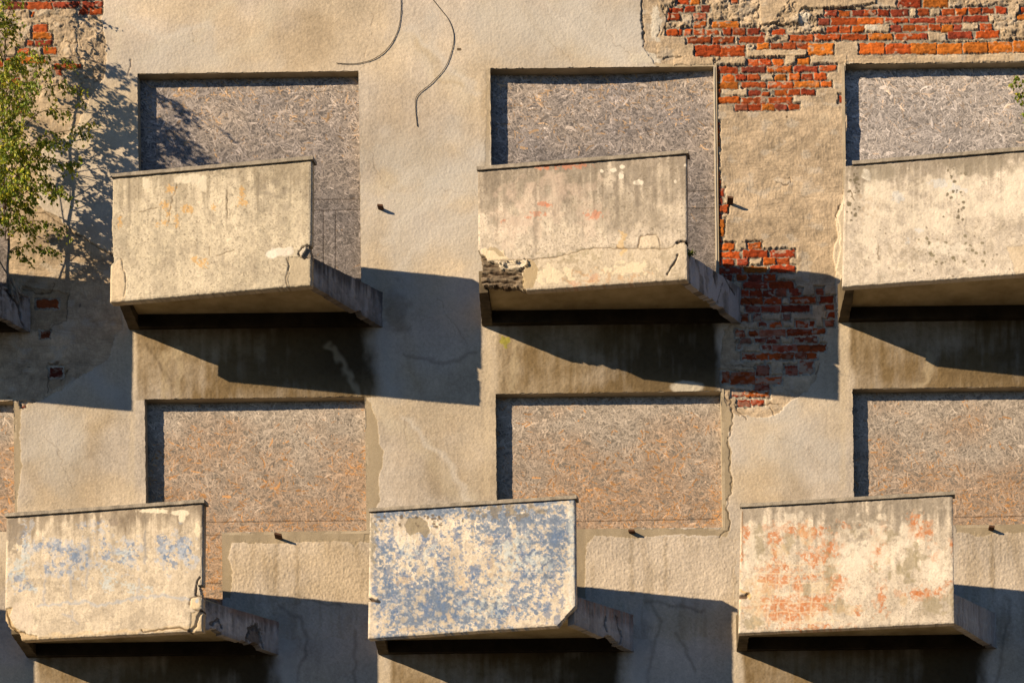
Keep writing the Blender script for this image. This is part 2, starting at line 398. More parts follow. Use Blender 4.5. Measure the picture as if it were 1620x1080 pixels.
# undercoat areas (finish coat fallen off)
U = [[(1015, -420), (1016, 15), (1014, 32), (1019, 75), (1028, 92), (1038, 103), (1060, 118), (1131, 118), (1131, 428), (1150, 440), (1166, 468), (1172, 505), (1146, 520), (1140, 560), (1138, 600), (1142, 622), (1150, 640), (1162, 655),
      (1196, 661), (1230, 655), (1250, 634), (1278, 618), (1293, 598), (1297, 560), (1302, 535), (1312, 512), (1324, 504), (1328, 480), (1331, 440), (1322, 425), (1330, 400), (1327, 345), (1334, 318), (1337, 290), (1345, 100), (2080, 110), (2080, -420)],
     [(-620, -420), (158, -420), (162, 30), (166, 60), (168, 100), (164, 125), (140, 158), (128, 190), (104, 215), (62, 240), (58, 325), (85, 338), (130, 375), (178, 403), (192, 420), (194, 520), (182, 530), (172, 568), (135, 590), (100, 614), (65, 632), (40, 641), (22, 634), (-620, 640)]]
jx = (fbm(x/8, y/8, 3, 1)-.5)*7; jy = (fbm(x/8, y/8, 3, 5)-.5)*7
und = np.zeros(x.shape, bool)
for u in U: und |= inpoly(x+jx, y+jy, u)
un = und.astype(f32)
lump = fbm(x/17, y/13, 4, 2); lump2 = fbm(x/6, y/5, 3, 7); big = fbm(x/60, y/45, 3, 4)
# scratched mesh imprint
wx = x+(fbm(x/15, y/40, 4, 2)-.5)*24; wy = y+(fbm(x/40, y/15, 4, 3)-.5)*24
comb = np.maximum(ss(.80, .98, np.abs(np.sin(wx*math.pi/5.6)))*ss(.40, .56, fbm(x/16, y/30+4, 3, 6)), ss(.80, .98, np.abs(np.sin(wy*math.pi/5.6)))*ss(.36, .52, fbm(x/30+4, y/16, 3, 1)))
ucol = UND[None, None]*(1+(lump-.5)*.75+(big-.5)*.45+(lump2-.5)*.35+(gr-.5)*.22)[..., None]
ucol = ucol+(np.array((.50, .46, .40), f32)-ucol)*(ss(.58, .72, fbm(x/22+7, y/15, 4, 5))*.5)[..., None]
ucol = ucol*(1-.15*comb)[..., None]
cv.col = np.where(und[..., None], ucol, cv.col)
cv.h = np.where(und, -.010+(lump-.5)*.012+(lump2-.5)*.005+(gr-.5)*.003-comb*.0015, cv.h)
# crumbly areas (lumpy mortar remains) and smooth pier
for q, amp in (([(-30, 5), (160, 12), (166, 125), (100, 140), (-30, 200)], .6), ([(1030, -20), (1200, -20), (1200, 60), (1130, 100), (1060, 40)], 1.0), ([(1250, 0), (1300, 20), (1300, 60), (1180, 80)], 1.0), ([(1500, 0), (1640, 0), (1640, 60), (1560, 60)], .8)):
    k = cv.box(min(p[0] for p in q)-5, min(p[1] for p in q)-5, max(p[0] for p in q)+5, max(p[1] for p in q)+5)
    if k is None: continue
    X = cv.px[k]; Y = cv.py[k]; mkk = inpoly(X, Y, q)*un[k]
    rid = np.abs(fbm(X/13, Y/9, 4, 3)-.5)*2
    cv.h[k] += mkk*((fbm(X/12, Y/8, 5, 6)-.5)*.060-(1-ss(0, .12, rid))*.012)*amp
    cv.mul(k, mkk*(1-ss(0, .10, rid))*.6, (.55, .5, .45)); cv.mul(k, mkk*(fbm(X/8, Y/6, 4, 2)-.3)*.9, (.78, .76, .74))
# raised plates of render
for q, hh in (([(1200, -30), (1203, 38), (1262, 37), (1264, 18), (1270, 13), (1300, 13), (1350, 10), (1384, 5), (1388, -30)], .016), ([(1040, 70), (1098, 68), (1099, 88), (1040, 90)], .006),
              ([(1180, 76), (1216, 76), (1279, 74), (1279, 88), (1218, 88), (1180, 88)], .008), ([(1602, 32), (1640, 30), (1640, 62), (1578, 62), (1575, 45), (1590, 45)], .008),
              ([(1336, 94), (1640, 84), (1640, 97), (1336, 103)], .010), ([(1066, 88), (1180, 88), (1180, 100), (1160, 103), (1066, 103)], .010), ([(1180, 88), (1300, 84), (1338, 86), (1338, 100), (1300, 99), (1240, 98), (1180, 92)], .006)):
    cv.poly(q, h=hh, jit=2.5, mulc=(1.04, 1.03, 1.0))
for (bx, by, rx, ry) in ((1037, 40, 8, 22), (1022, 92, 22, 9), (1272, 26, 8, 9), (1370, 43, 16, 4)):
    cv.blob(bx, by, rx, ry, (.60, .56, .48), rag=.5, sc_=8, h=.002)
cv.blob(1304, 187, 9, 9, (.56, .47, .35), rag=.1, a=.5)
# the strip of loose render left of the third balcony
cv.poly([(1322, 345), (1328, 330), (1336, 295), (1337, 470), (1328, 505), (1322, 470), (1323, 430), (1318, 400), (1326, 372)], c=(.62, .54, .42), h=.012, jit=1.2)
# lumps in the shaded left pier
for q, hh in (([(34, 452), (108, 462), (104, 505), (80, 512), (75, 524), (40, 520), (30, 500)], -.012), ([(86, 573), (108, 584), (100, 608), (80, 616), (74, 598)], -.010)):
    cv.poly(q, h=hh, jit=3, mulc=(.82, .78, .72))

# bricks, traced course by course ------------------------------------------------
def tr(lst, sc_, ox, oy): return [(a/sc_+ox, b/sc_+oy, c/sc_+ox, d/sc_+oy) for a, b, c, d in lst]
BR = []
BR += tr([(480, -60, 615, 38), (640, -60, 740, 35), (1140, -40, 1215, 28), (380, 92, 540, 132), (570, 65, 690, 128), (780, 55, 870, 128), (360, 152, 510, 232), (680, 155, 825, 228),
    (680, 252, 825, 322), (905, 252, 1220, 322), (350, 345, 485, 415), (500, 350, 530, 405), (565, 345, 650, 410), (680, 345, 810, 410), (835, 345, 975, 405), (1035, 338, 1135, 410), (1155, 335, 1300, 410),
    (1335, 335, 1475, 410), (1490, 385, 1545, 410), (600, 445, 880, 515), (910, 440, 1170, 515), (1235, 430, 1530, 505), (695, 540, 995, 672), (1005, 545, 1300, 670), (1450, 518, 1595, 585)], 7.714, 1010, 0)
BR += tr([(820, 120, 965, 190), (985, 118, 1120, 190), (1145, 115, 1280, 185), (1295, 110, 1440, 180), (1465, 105, 1600, 180), (735, 210, 865, 290), (895, 205, 1205, 290), (1215, 205, 1525, 275),
    (170, 345, 330, 400), (840, 312, 970, 385), (1000, 310, 1125, 385), (1150, 305, 1285, 380), (0, 425, 70, 495), (385, 415, 670, 490), (695, 410, 1000, 480), (1020, 405, 1320, 475),
    (155, 515, 290, 580), (305, 510, 455, 580), (475, 510, 610, 575), (615, 520, 915, 655), (1240, 515, 1540, 645)], 7.714, 1200, 0)
BR += tr([(85, -20, 360, 78), (395, -20, 690, 75), (5, 105, 145, 185), (155, 100, 215, 180), (330, 100, 460, 175), (630, 95, 775, 165), (795, 90, 930, 160), (955, 80, 1100, 160), (1115, 85, 1250, 150),
    (1285, 75, 1410, 150), (1590, 80, 1760, 140), (-65, 205, 215, 265), (235, 205, 540, 260), (560, 185, 865, 265), (885, 180, 1190, 250), (1545, 165, 1760, 230), (0, 295, 130, 370), (145, 290, 290, 365),
    (305, 290, 450, 365), (460, 285, 605, 360), (620, 290, 760, 375), (770, 285, 860, 360), (1090, 280, 1235, 360), (-270, 400, 20, 470), (45, 400, 360, 470), (370, 400, 440, 460), (695, 375, 990, 455),
    (1035, 370, 1320, 450), (-60, 520, 240, 640), (250, 515, 555, 640), (565, 520, 870, 640), (880, 510, 1180, 635), (1190, 500, 1485, 625), (1500, 490, 1780, 620)], 7.714, 1410, 0)
BR += tr([(450, 85, 575, 158), (590, 85, 715, 155), (745, 80, 860, 155), (1020, 80, 1150, 150), (95, 170, 340, 245), (385, 175, 655, 240), (680, 170, 955, 235), (980, 165, 1250, 230), (1280, 160, 1460, 215),
    (95, 262, 135, 340), (170, 265, 300, 335), (315, 265, 440, 325), (455, 260, 590, 325), (765, 260, 890, 325), (930, 255, 1045, 325), (1065, 255, 1195, 320), (1215, 250, 1345, 320), (80, 350, 345, 420),
    (390, 350, 660, 405), (690, 345, 970, 415), (990, 340, 1270, 405), (1290, 345, 1410, 400), (85, 435, 140, 510), (465, 440, 600, 500), (620, 460, 700, 500), (760, 430, 900, 500), (920, 430, 1050, 490),
    (1065, 430, 1215, 490), (85, 520, 360, 585), (385, 525, 660, 590), (690, 520, 960, 585), (310, 600, 450, 670), (460, 605, 605, 670), (620, 605, 750, 665), (765, 600, 900, 660), (920, 600, 1040, 660), (1500, 500, 1545, 580)], 7.2, 1120, 80)
BR += tr([(95, 170, 155, 245), (175, 170, 300, 245), (460, 165, 605, 230), (100, 265, 360, 330), (405, 250, 675, 325), (710, 245, 985, 320), (105, 350, 155, 420), (170, 350, 300, 425), (330, 345, 455, 415),
    (635, 340, 770, 410), (790, 340, 920, 405), (110, 440, 385, 510), (415, 435, 670, 495), (710, 425, 990, 495), (185, 525, 275, 590), (330, 520, 440, 590), (465, 525, 610, 600), (635, 520, 765, 595),
    (405, 610, 675, 680), (705, 605, 980, 680), (385, 700, 465, 770), (480, 700, 615, 770), (630, 700, 765, 770), (780, 690, 890, 765), (930, 690, 1065, 760), (1235, 680, 1310, 750), (370, 790, 625, 860),
    (640, 785, 830, 860), (940, 780, 1225, 850), (1280, 775, 1430, 840), (430, 880, 600, 950), (610, 880, 820, 950), (840, 875, 1165, 945), (1345, 870, 1430, 920), (380, 975, 455, 1050), (520, 970, 600, 1045),
    (860, 980, 930, 1040), (1370, 960, 1440, 1010)], 7.2, 1120, 360)
BR += tr([(530, 55, 600, 90), (640, 50, 760, 105), (910, 40, 1040, 105), (1210, 40, 1305, 95), (1060, 40, 1100, 90), (290, 135, 380, 200), (430, 140, 525, 195), (535, 130, 800, 195), (820, 125, 1075, 190), (1090, 120, 1210, 170),
    (340, 215, 445, 270), (490, 220, 600, 260), (610, 210, 745, 270), (900, 210, 995, 255), (1010, 200, 1130, 265), (310, 285, 350, 325), (670, 290, 925, 355), (930, 290, 1220, 355), (560, 290, 660, 340),
    (365, 375, 490, 435), (500, 375, 620, 440), (635, 375, 755, 435), (765, 370, 890, 435), (910, 370, 1020, 430), (1025, 370, 1130, 430), (505, 500, 635, 600), (800, 505, 930, 595), (950, 455, 1085, 580),
    (145, 565, 225, 680), (235, 570, 490, 690), (500, 620, 760, 690), (485, 700, 635, 760), (250, 770, 370, 820), (380, 770, 635, 830), (315, 860, 440, 925), (450, 860, 580, 910)], 6.547, 1120, 500)
BR += tr([(60, 10, 370, 110), (380, 15, 730, 110), (745, 10, 1105, 95), (1110, 10, 1445, 90), (1110, 110, 1240, 185), (1275, 105, 1445, 185), (440, 150, 470, 210), (470, 340, 665, 440), (460, 455, 730, 540),
    (380, 565, 465, 635), (500, 565, 725, 640), (615, 655, 790, 750), (245, 680, 410, 760), (80, 800, 260, 890), (280, 795, 620, 880), (760, 900, 1150, 960), (780, 980, 860, 1050), (-60, 860, 60, 960), (150, 1100, 260, 1190), (200, 1500, 380, 1590)], 9, 0, 0)
BR += tr([(255, 235, 410, 295), (285, 460, 350, 510), (350, 720, 440, 785), (152, 975, 175, 1005)], 4.5, 0, 420)
BR += tr([(105, 60, 135, 120), (105, 128, 132, 190), (105, 198, 138, 275), (105, 330, 132, 395), (108, 440, 138, 500), (108, 508, 148, 565), (108, 572, 172, 632), (110, 642, 160, 695), (108, 702, 205, 757), (112, 765, 150, 805), (112, 812, 175, 872), (110, 880, 172, 942), (112, 955, 155, 992)], 4.91, 1110, 180)
rs = np.random.RandomState(3)
hole = np.zeros(x.shape, f32)
fields = []
for (a, b, c, d) in BR:
    mg = 3.2
    k = cv.box(a-mg-4, b-mg-4, c+mg+4, d+mg+4)
    if k is None: continue
    X = cv.px[k]; Y = cv.py[k]
    ex = np.maximum(a-X, X-c); ey = np.maximum(b-Y, Y-d)
    dd = np.maximum(ex, ey)+(fbm(X/5, Y/5, 3, 2)-.5)*5
    hole[k] = np.maximum(hole[k], (dd < mg).astype(f32))
    fields.append((k, a, b, c, d))
rimf = np.zeros(x.shape, f32)
mort_h = -.0275+(fbm(x/7, y/6, 3, 3)-.5)*.014
mort_c = MOR[None, None]*(.66+(fbm(x/9, y/9, 4, 6)-.5)*.9+(gr-.5)*.3)[..., None]
mort_c = mort_c*(1+.45*ss(440, 520, y)[..., None]*np.array((.9, .95, 1.05), f32))
hb = hole > .5
cv.h = np.where(hb, mort_h, cv.h); cv.col = np.where(hb[..., None], mort_c, cv.col)
PAL = [(.42, .066, .014), (.46, .085, .015), (.50, .115, .016), (.36, .052, .015), (.30, .05, .022), (.56, .17, .022), (.42, .085, .02), (.36, .10, .05), (.26, .055, .03)]
for (k, a, b, c, d) in fields:
    X = cv.px[k]; Y = cv.py[k]
    cx, cy = (a+c)/2, (b+d)/2; ty = TH*(X-cx)
    j = (fbm(X/4.5, Y/4.5, 2, int(rs.randint(8)))-.5)*4.6
    e = np.maximum(np.abs(X-cx)-(c-a)/2, np.abs(Y+ty-cy)-(d-b)/2)+j*.8-.45
    sx_, sy_ = (X-cx)/(c-a), (Y-cy)/(d-b)
    shade_zone = cy > 425
    wgt = [3, 3, 3, 2, 2, 2.4, 3, .8, 1]
    if (d-b) > 14 and cy < 95: wgt = [1, 2, 5, 0, 0, 8, 3, .6, 0]
    if shade_zone: wgt = [3, 2, .6, 5, 4, .2, 3, 2, 3]  # bricks in the shade get a darker palette, shade put into their colour
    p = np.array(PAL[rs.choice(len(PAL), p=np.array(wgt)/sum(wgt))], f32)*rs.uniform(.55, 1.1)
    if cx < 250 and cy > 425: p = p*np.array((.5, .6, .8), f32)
    n1 = fbm(X/7+rs.rand()*50, Y/3.5+rs.rand()*50, 4, 3); n2 = fbm(X/3, Y/3, 2, 5)
    bc = p[None, None]*(1+(n1-.5)*1.1+(n2-.5)*.35)[..., None]
    cr = np.abs(fbm(X/14+rs.rand()*90, Y/6+rs.rand()*90, 3, 1)-.5)
    if rs.rand() < .6: bc = bc*(1-.5*(1-ss(.0, .03, cr)))[..., None]
    # limewash and mortar smears
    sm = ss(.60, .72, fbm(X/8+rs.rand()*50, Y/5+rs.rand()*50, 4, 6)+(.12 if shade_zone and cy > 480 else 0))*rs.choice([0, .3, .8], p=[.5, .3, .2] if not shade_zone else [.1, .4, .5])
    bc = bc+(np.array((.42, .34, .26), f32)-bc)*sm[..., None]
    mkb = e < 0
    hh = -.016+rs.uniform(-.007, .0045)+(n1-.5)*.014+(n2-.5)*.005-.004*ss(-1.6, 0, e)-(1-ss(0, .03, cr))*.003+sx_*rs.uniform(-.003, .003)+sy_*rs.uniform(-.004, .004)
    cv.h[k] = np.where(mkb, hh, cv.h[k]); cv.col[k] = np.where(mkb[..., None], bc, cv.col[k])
# cracks and slipped edges
for pts, wd in (([(1016, -20), (1015, 12), (1015, 30), (1018, 48), (1019, 74)], 2.2), ([(1153, 620), (1157, 632), (1156, 642), (1160, 655), (1159, 668), (1155, 690), (1152, 693)], 2.2),
                ([(1152, 693), (1152, 705), (1156, 716), (1154, 740), (1158, 762), (1156, 778), (1152, 788), (1151, 806)], 1.7), ([(1151, 806), (1155, 822), (1154, 838), (1146, 841), (1138, 850)], 1.7),
                ([(1164, 635), (1166, 648), (1174, 655), (1180, 662)], 2), ([(1147, 628), (1155, 634)], 1.6), ([(33, 455), (60, 463), (80, 462), (86, 448)], 2), ([(108, 465), (107, 480), (104, 505), (88, 512), (78, 520)], 1.6),
                ([(75, 596), (76, 618)], 2.4), ([(95, 600), (104, 588), (110, 584)], 2), ([(76, 574), (92, 573)], 2.5), ([(0, 632), (12, 627), (22, 630), (32, 640)], 2.5), ([(1180, 470), (1190, 476), (1194, 480)], 2.2),
                ([(1208, 640), (1218, 638), (1232, 640)], 2.4), ([(1218, 645), (1224, 655)], 1.8), ([(1176, 382), (1195, 379), (1210, 380)], 2.6), ([(1133, 383), (1148, 381), (1161, 382)], 2),
                ([(1046, 55), (1060, 25), (1065, 5), (1072, -4)], 2), ([(1041, 57), (1045, 40)], 2), ([(1048, 92), (1068, 90), (1078, 92)], 1.6), ([(50, 336), (70, 336), (90, 350), (130, 375), (178, 404)], 1.5),
                ([(1240, 282), (1250, 280), (1252, 288), (1244, 293), (1236, 290), (1228, 285)], 1.3), ([(207, 95), (204, 112), (200, 125)], 1.2), ([(112, 47), (120, 42)], 2.2), ([(121, 60), (121, 68), (104, 66)], 1.8), ([(1200, 38.5), (1262, 37.5)], 2.2), ([(1293, 13), (1350, 11), (1386, 5)], 2),
                ([(1160, 540), (1172, 532), (1178, 520)], 1.5), ([(1163, 580), (1170, 576), (1182, 580), (1196, 580)], 1.7), ([(1292, 590), (1296, 575)], 1.8), ([(1322, 345), (1336, 300)], 1.4)):
    cv.stroke(pts, wd*.62, mulc=(.42, .38, .35), h=-.008, soft=.9, jit=2.2, js=5)
rh = random.Random(21)
for (hx, hy, n_, a0) in ((590, 20, 12, 1.2), (700, 300, 14, .3), (300, 40, 10, .8), (860, 60, 10, .5), (70, 690, 12, 1.3), (640, 660, 12, 1.1), (1230, 690, 12, .9), (960, 30, 10, 1.7), (1060, 900, 8, 1.4), (480, 900, 8, 1.2), (690, 470, 12, .4), (590, 240, 10, 1.4)):
    q = [(hx, hy)]; an = a0
    for i in range(n_): an += rh.gauss(0, .35); q.append((q[-1][0]+8*math.cos(an), q[-1][1]+8*math.sin(an)))
    cv.stroke(q, .7, mulc=(.72, .69, .66), a=.8, h=-.002, soft=.6, jit=3, js=5)
cv.blob(727, 78, 3, 2, (.12, .09, .06)); cv.blob(1245, 184, 1.5, 2, (.2, .15, .1)); cv.blob(126, 483, 2.5, 4, (.2, .16, .12)); cv.blob(46, 580, 5, 1.5, (.12, .1, .08))
# keep the edge of each opening true
for o in OPEN: pass
# faces
ccx = (xs[:-1]+xs[1:])/2; ccz = (zs[:-1]+zs[1:])/2
keep = np.ones((len(zs)-1, len(xs)-1), bool)
for n_, o in enumerate(OPEN):
    i0 = int(np.argmin(np.abs(xs-o['x0']))); i1 = int(np.argmin(np.abs(xs-o['x1']))); k0 = int(np.argmin(np.abs(zs-o['zt'])))
    rz = (zs < o['zt']+.001) & (zs > o['zb']-.001); rx = (xs > o['x0']-.001) & (xs < o['x1']+.001)
    nz = lambda a, sd: (np.clip(fbm(a*22+n_*7, a*0+n_, 5, sd, .7)-.42, 0, 1)*.022).astype(f32)
    GX[rz, i0] -= np.minimum(nz(zs[rz], 1), .006); GX[rz, i1] += np.minimum(nz(zs[rz], 2), .006); GZ[k0, rx] += np.minimum(nz(xs[rx], 3), .006)
lip = OPEN[3]['x0']+.045*np.clip(fbm(ccz*5, ccz*0+3, 4, 2)-.30, 0, .6)
for o in OPEN:
    keep &= ~(((ccx > o['x0']) & (ccx < o['x1']))[None] & ((ccz < o['zt']) & (ccz > o['zb']))[:, None])
    if o is OPEN[3]: keep |= ((ccx > o['x0']-.02)[None] & (ccx[None] < lip[:, None]) & ((ccz < o['zt']) & (ccz > o['zb']))[:, None])
    if o['door']:
        d = o['door']; keep &= ~(((ccx > d[0]) & (ccx < d[1]))[None] & ((ccz < o['zt']) & (ccz > d[2]))[:, None])
P = np.stack([GX, -cv.h, GZ], -1).astype(f32)
N = P.shape[0]*P.shape[1]; idx = np.arange(N).reshape(P.shape[:2])
F = np.stack([idx[:-1, :-1][keep], idx[1:, :-1][keep], idx[1:, 1:][keep], idx[:-1, 1:][keep]], 1)
wall = mk('wall', P, F, M_wall, building, True, cv.col, cv.r)
del F, idx, hole, mort_h, mort_c, ucol, comb
# rest of the block, outside the picture
xl, xr = xs[0]-6, xs[-1]+10; zb, zt = zs[-1], zs[0]
out = merge(boxm(xl, xs[0], -.001, .15, 0, zt+3), boxm(xs[-1], xr, -.001, .15, 0, zt+3), boxm(xs[0], xs[-1], -.001, .15, zt, zt+3), boxm(xs[0], xs[-1], -.001, .15, 0, zb))
mk('outer_wall', *out, M_outer, building)
mk('inner_wall', *boxm(xl, xr, .152, 9, 0, zt+3), M_dark, building)
mk('roof', *boxm(xl-.3, xr+.3, -.4, 9.3, zt+3.002, zt+3.25), M_cope, building)

# ------------------------------------------------------------------ boarded openings
REC = .105
def board(o, parent, seams=(), tone='row2', warp=None, seed=0, trim=0):
    x0, x1, zt_ = o['x0']-.01, o['x1']+.01, o['zt']+.01
    zb_ = (o['door'][2] if o['door'] else o['zb'])-.01
    fine = .0066
    ax = np.arange(x0, x1+fine, fine); az = np.arange(zt_, zb_-fine, -fine)
    gx, gz = np.meshgrid(ax, az)
    px, py = WI(gx, gz)
    # the board stands behind the wall plane: photo pixel where it is seen
    q = D/(D+REC); qx = CX+(px-CX)*q; qy = CY+(py-CY)*q
    c = Canvas(qx, qy); X, Y = c.px, c.py
    r = np.random.RandomState(seed)
    ny, nx = X.shape
    vtop = (Y-Y[0:1, :].min())/(Y.max()-Y.min())
    zone = fbm(X/70+seed*5, Y/45, 4, seed); zone2 = fbm(X/25+seed*5, Y/16, 3, seed+3)
    g_tan = {'row1': np.array((.385, .335, .30)), 'row1b': np.array((.46, .42, .40)), 'row2': np.array((.40, .295, .215))}[tone]
    g_gry = {'row1': np.array((.29, .265, .265)), 'row1b': np.array((.36, .335, .33)), 'row2': np.array((.40, .35, .30))}[tone]
    g_org = {'row1': np.array((.46, .32, .20)), 'row1b': np.array((.50, .40, .32)), 'row2': np.array((.47, .255, .11))}[tone]
    hgt = np.zeros((ny, nx), f32); colr = np.zeros((ny, nx, 3), f32); colr[:] = g_gry*.5
    n = int((x1-x0)*(zt_-zb_)*2700)
    fx = r.rand(n)*nx; fy = r.rand(n)*ny
    L = r.uniform(3, 8.5, n); Wd = r.uniform(.45, 1.15, n)*(1+(r.rand(n) < .06)*1.2)
    A = r.normal(0, .75, n)+(r.rand(n) < .25)*1.2
    lum = r.lognormal(-.03, .28 if tone != 'row2' else .19, n); ty = r.rand(n); hv = r.uniform(-.0022, .0022, n); hs = r.uniform(-.00035, .00035, n)
    curl = r.uniform(-.04, .04, n)
    for i in range(n):
        l = L[i]; e = int(l)+2; ix = int(fx[i]); iy = int(fy[i])
        a0, a1, b0, b1 = max(0, ix-e), min(nx, ix+e), max(0, iy-e), min(ny, iy+e)
        if a1-a0 < 2 or b1-b0 < 2: continue
        uu = np.arange(a0, a1)[None]-fx[i]; vv = np.arange(b0, b1)[:, None]-fy[i]
        ca, sa = math.cos(A[i]), math.sin(A[i])
        u = uu*ca+vv*sa; v = -uu*sa+vv*ca+curl[i]*u*u
        mkk = (np.abs(u) < l) & (np.abs(v) < Wd[i]*(1-.35*np.abs(u)/l))
        if not mkk.any(): continue
        z = zone[min(iy, ny-1), min(ix, nx-1)]; z2 = zone2[min(iy, ny-1), min(ix, nx-1)]; vt = vtop[min(iy, ny-1), min(ix, nx-1)]
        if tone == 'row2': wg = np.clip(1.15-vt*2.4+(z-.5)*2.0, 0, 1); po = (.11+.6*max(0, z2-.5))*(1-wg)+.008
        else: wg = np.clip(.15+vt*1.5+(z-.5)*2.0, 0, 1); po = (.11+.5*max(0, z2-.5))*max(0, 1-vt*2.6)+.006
        if ty[i] < po: cc = g_org
        else: cc = g_gry*wg+g_tan*(1-wg)
        colr[b0:b1, a0:a1][mkk] = cc*lum[i]
        hgt[b0:b1, a0:a1][mkk] = hv[i]+(v+u*.3)[mkk]*hs[i]
    c.col = colr; c.h = hgt
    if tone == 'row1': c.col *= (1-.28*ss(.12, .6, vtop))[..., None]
    if tone == 'row2': c.col *= (1+.06*(1-ss(0, .3, vtop)))[..., None]
    c.col *= (1+(zone2-.5)*.3)[..., None]
    # weather stain by the bottom edge
    c.r[:] = 1
    for (sx0, sy0, sx1, sy1) in seams:
        c.stroke([(sx0, sy0), (sx1, sy1)], .9, mulc=(.4, .36, .33), h=-.004, soft=.7, jit=.5)
    if tone == 'row2':
        for k_ in range(3):
            yb_ = Y.max()-(18+k_*3) if not o['door'] else None
    wv = np.zeros_like(X) if warp is None else warp((gx-x0)/(x1-x0), (zt_-gz)/(zt_-zb_))
    Pb = np.stack([gx, REC-c.h+wv, gz], -1).astype(f32)
    Mk = np.ones((ny-1, nx-1), bool)
    if o['door']:
        cxx = (ax[:-1]+ax[1:])/2; czz = (az[:-1]+az[1:])/2
        Mk = ~((czz < o['zb']-.01)[:, None] & (cxx > o['door'][1]+.01)[None])
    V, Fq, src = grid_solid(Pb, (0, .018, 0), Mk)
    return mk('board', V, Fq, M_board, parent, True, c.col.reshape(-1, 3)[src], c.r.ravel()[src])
def window(i, label, blabel, ystart=(.004, .004, .004), **kw):
    o = OPEN[i]; ye = .150; T = .03
    l, r_, t_ = ystart
    x0, x1, zt_, zb_ = o['x0'], o['x1'], o['zt'], o['zb']
    d = o['door']; zlow = d[2] if d else zb_
    parts = [boxm(x0-T, x0, l, ye, zlow, zt_), boxm(x1, x1+T, r_, ye, zb_, zt_), boxm(x0-T, x1+T, t_, ye, zt_, zt_+T)]
    if d: parts += [boxm(d[1]+.001, x1+T, .004, ye, zb_-T, zb_-.0005), boxm(d[1], d[1]+T, .0045, ye-.001, zlow, zb_-.0005), boxm(x0-T, d[1]+T, .004, ye, zlow-T, zlow-.0005)]
    else: parts += [boxm(x0-T, x1+T, .004, ye, zb_-T, zb_-.0005)]
    wn = mk('window', *merge(*parts), M_reveal, building); wn['label'] = label
    b = board(o, wn, seed=i+1, **kw); b['label'] = blabel
    return wn
wob = lambda a, f, ph: (lambda u, v: a*np.sin(u*f+ph)*np.cos(v*2.2+ph))
window(0, 'boarded opening behind the birch at the left edge', 'weathered board mostly hidden by leaves', tone='row1', ystart=(.012, .012, .014))
window(1, 'boarded opening above the yellow stained balcony', 'grey brown strand board with leaf shadows at its left', tone='row1', seams=((496, 316, 570, 315), (496, 333, 570, 331.5), (512, 333, 512, 445), (531, 333, 531, 445)), warp=wob(.006, 3, 1))
window(2, 'boarded opening above the balcony with the broken lower corner', 'grey strand board bowed at its top edge', tone='row1', ystart=(.004, .002, .006), seams=((1086, 303, 1130, 302), (1086, 330, 1130, 329)),
       warp=lambda u, v: np.clip(.042*np.sin(np.clip(u*1.02, 0, 1)*3.1)-.03*u, -.05, .042)*np.exp(-v*7))
window(3, 'boarded opening at the upper right corner below bare brick', 'pale silver grey strand board', tone='row1b', ystart=(.006, .006, .010))
window(4, 'boarded opening cut by the left edge of the photo', 'strip of tan strand board at the left edge', tone='row2', ystart=(.004, .004, .010))
window(5, 'boarded opening behind the balcony with pale blue stains', 'orange flecked strand board with a narrow door part on its left', tone='row2', seams=((322, 847, 350, 846), (322, 923, 350, 922), (300, 826, 577, 823)), warp=wob(.006, 4, .4))
window(6, 'boarded opening behind the blue painted balcony', 'tan strand board beside the cracked plaster trim', tone='row2', seams=((905, 825, 1134, 820), (1134, 820, 1140, 812)), warp=wob(.005, 3, 2))
window(7, 'boarded opening behind the red flecked balcony', 'tan strand board with a grey upper band', tone='row2', seams=((1500, 818, 1640, 816),), warp=wob(.004, 3, 0))
# white metal bead on the right edge of the second opening
a_ = W(1131, 106); b_ = W(1131, 446)
bead = mk('edge_bead', *boxm(a_[0]-.013, a_[0]-.003, -.004, .02, b_[1], a_[1]), M_bead, building)

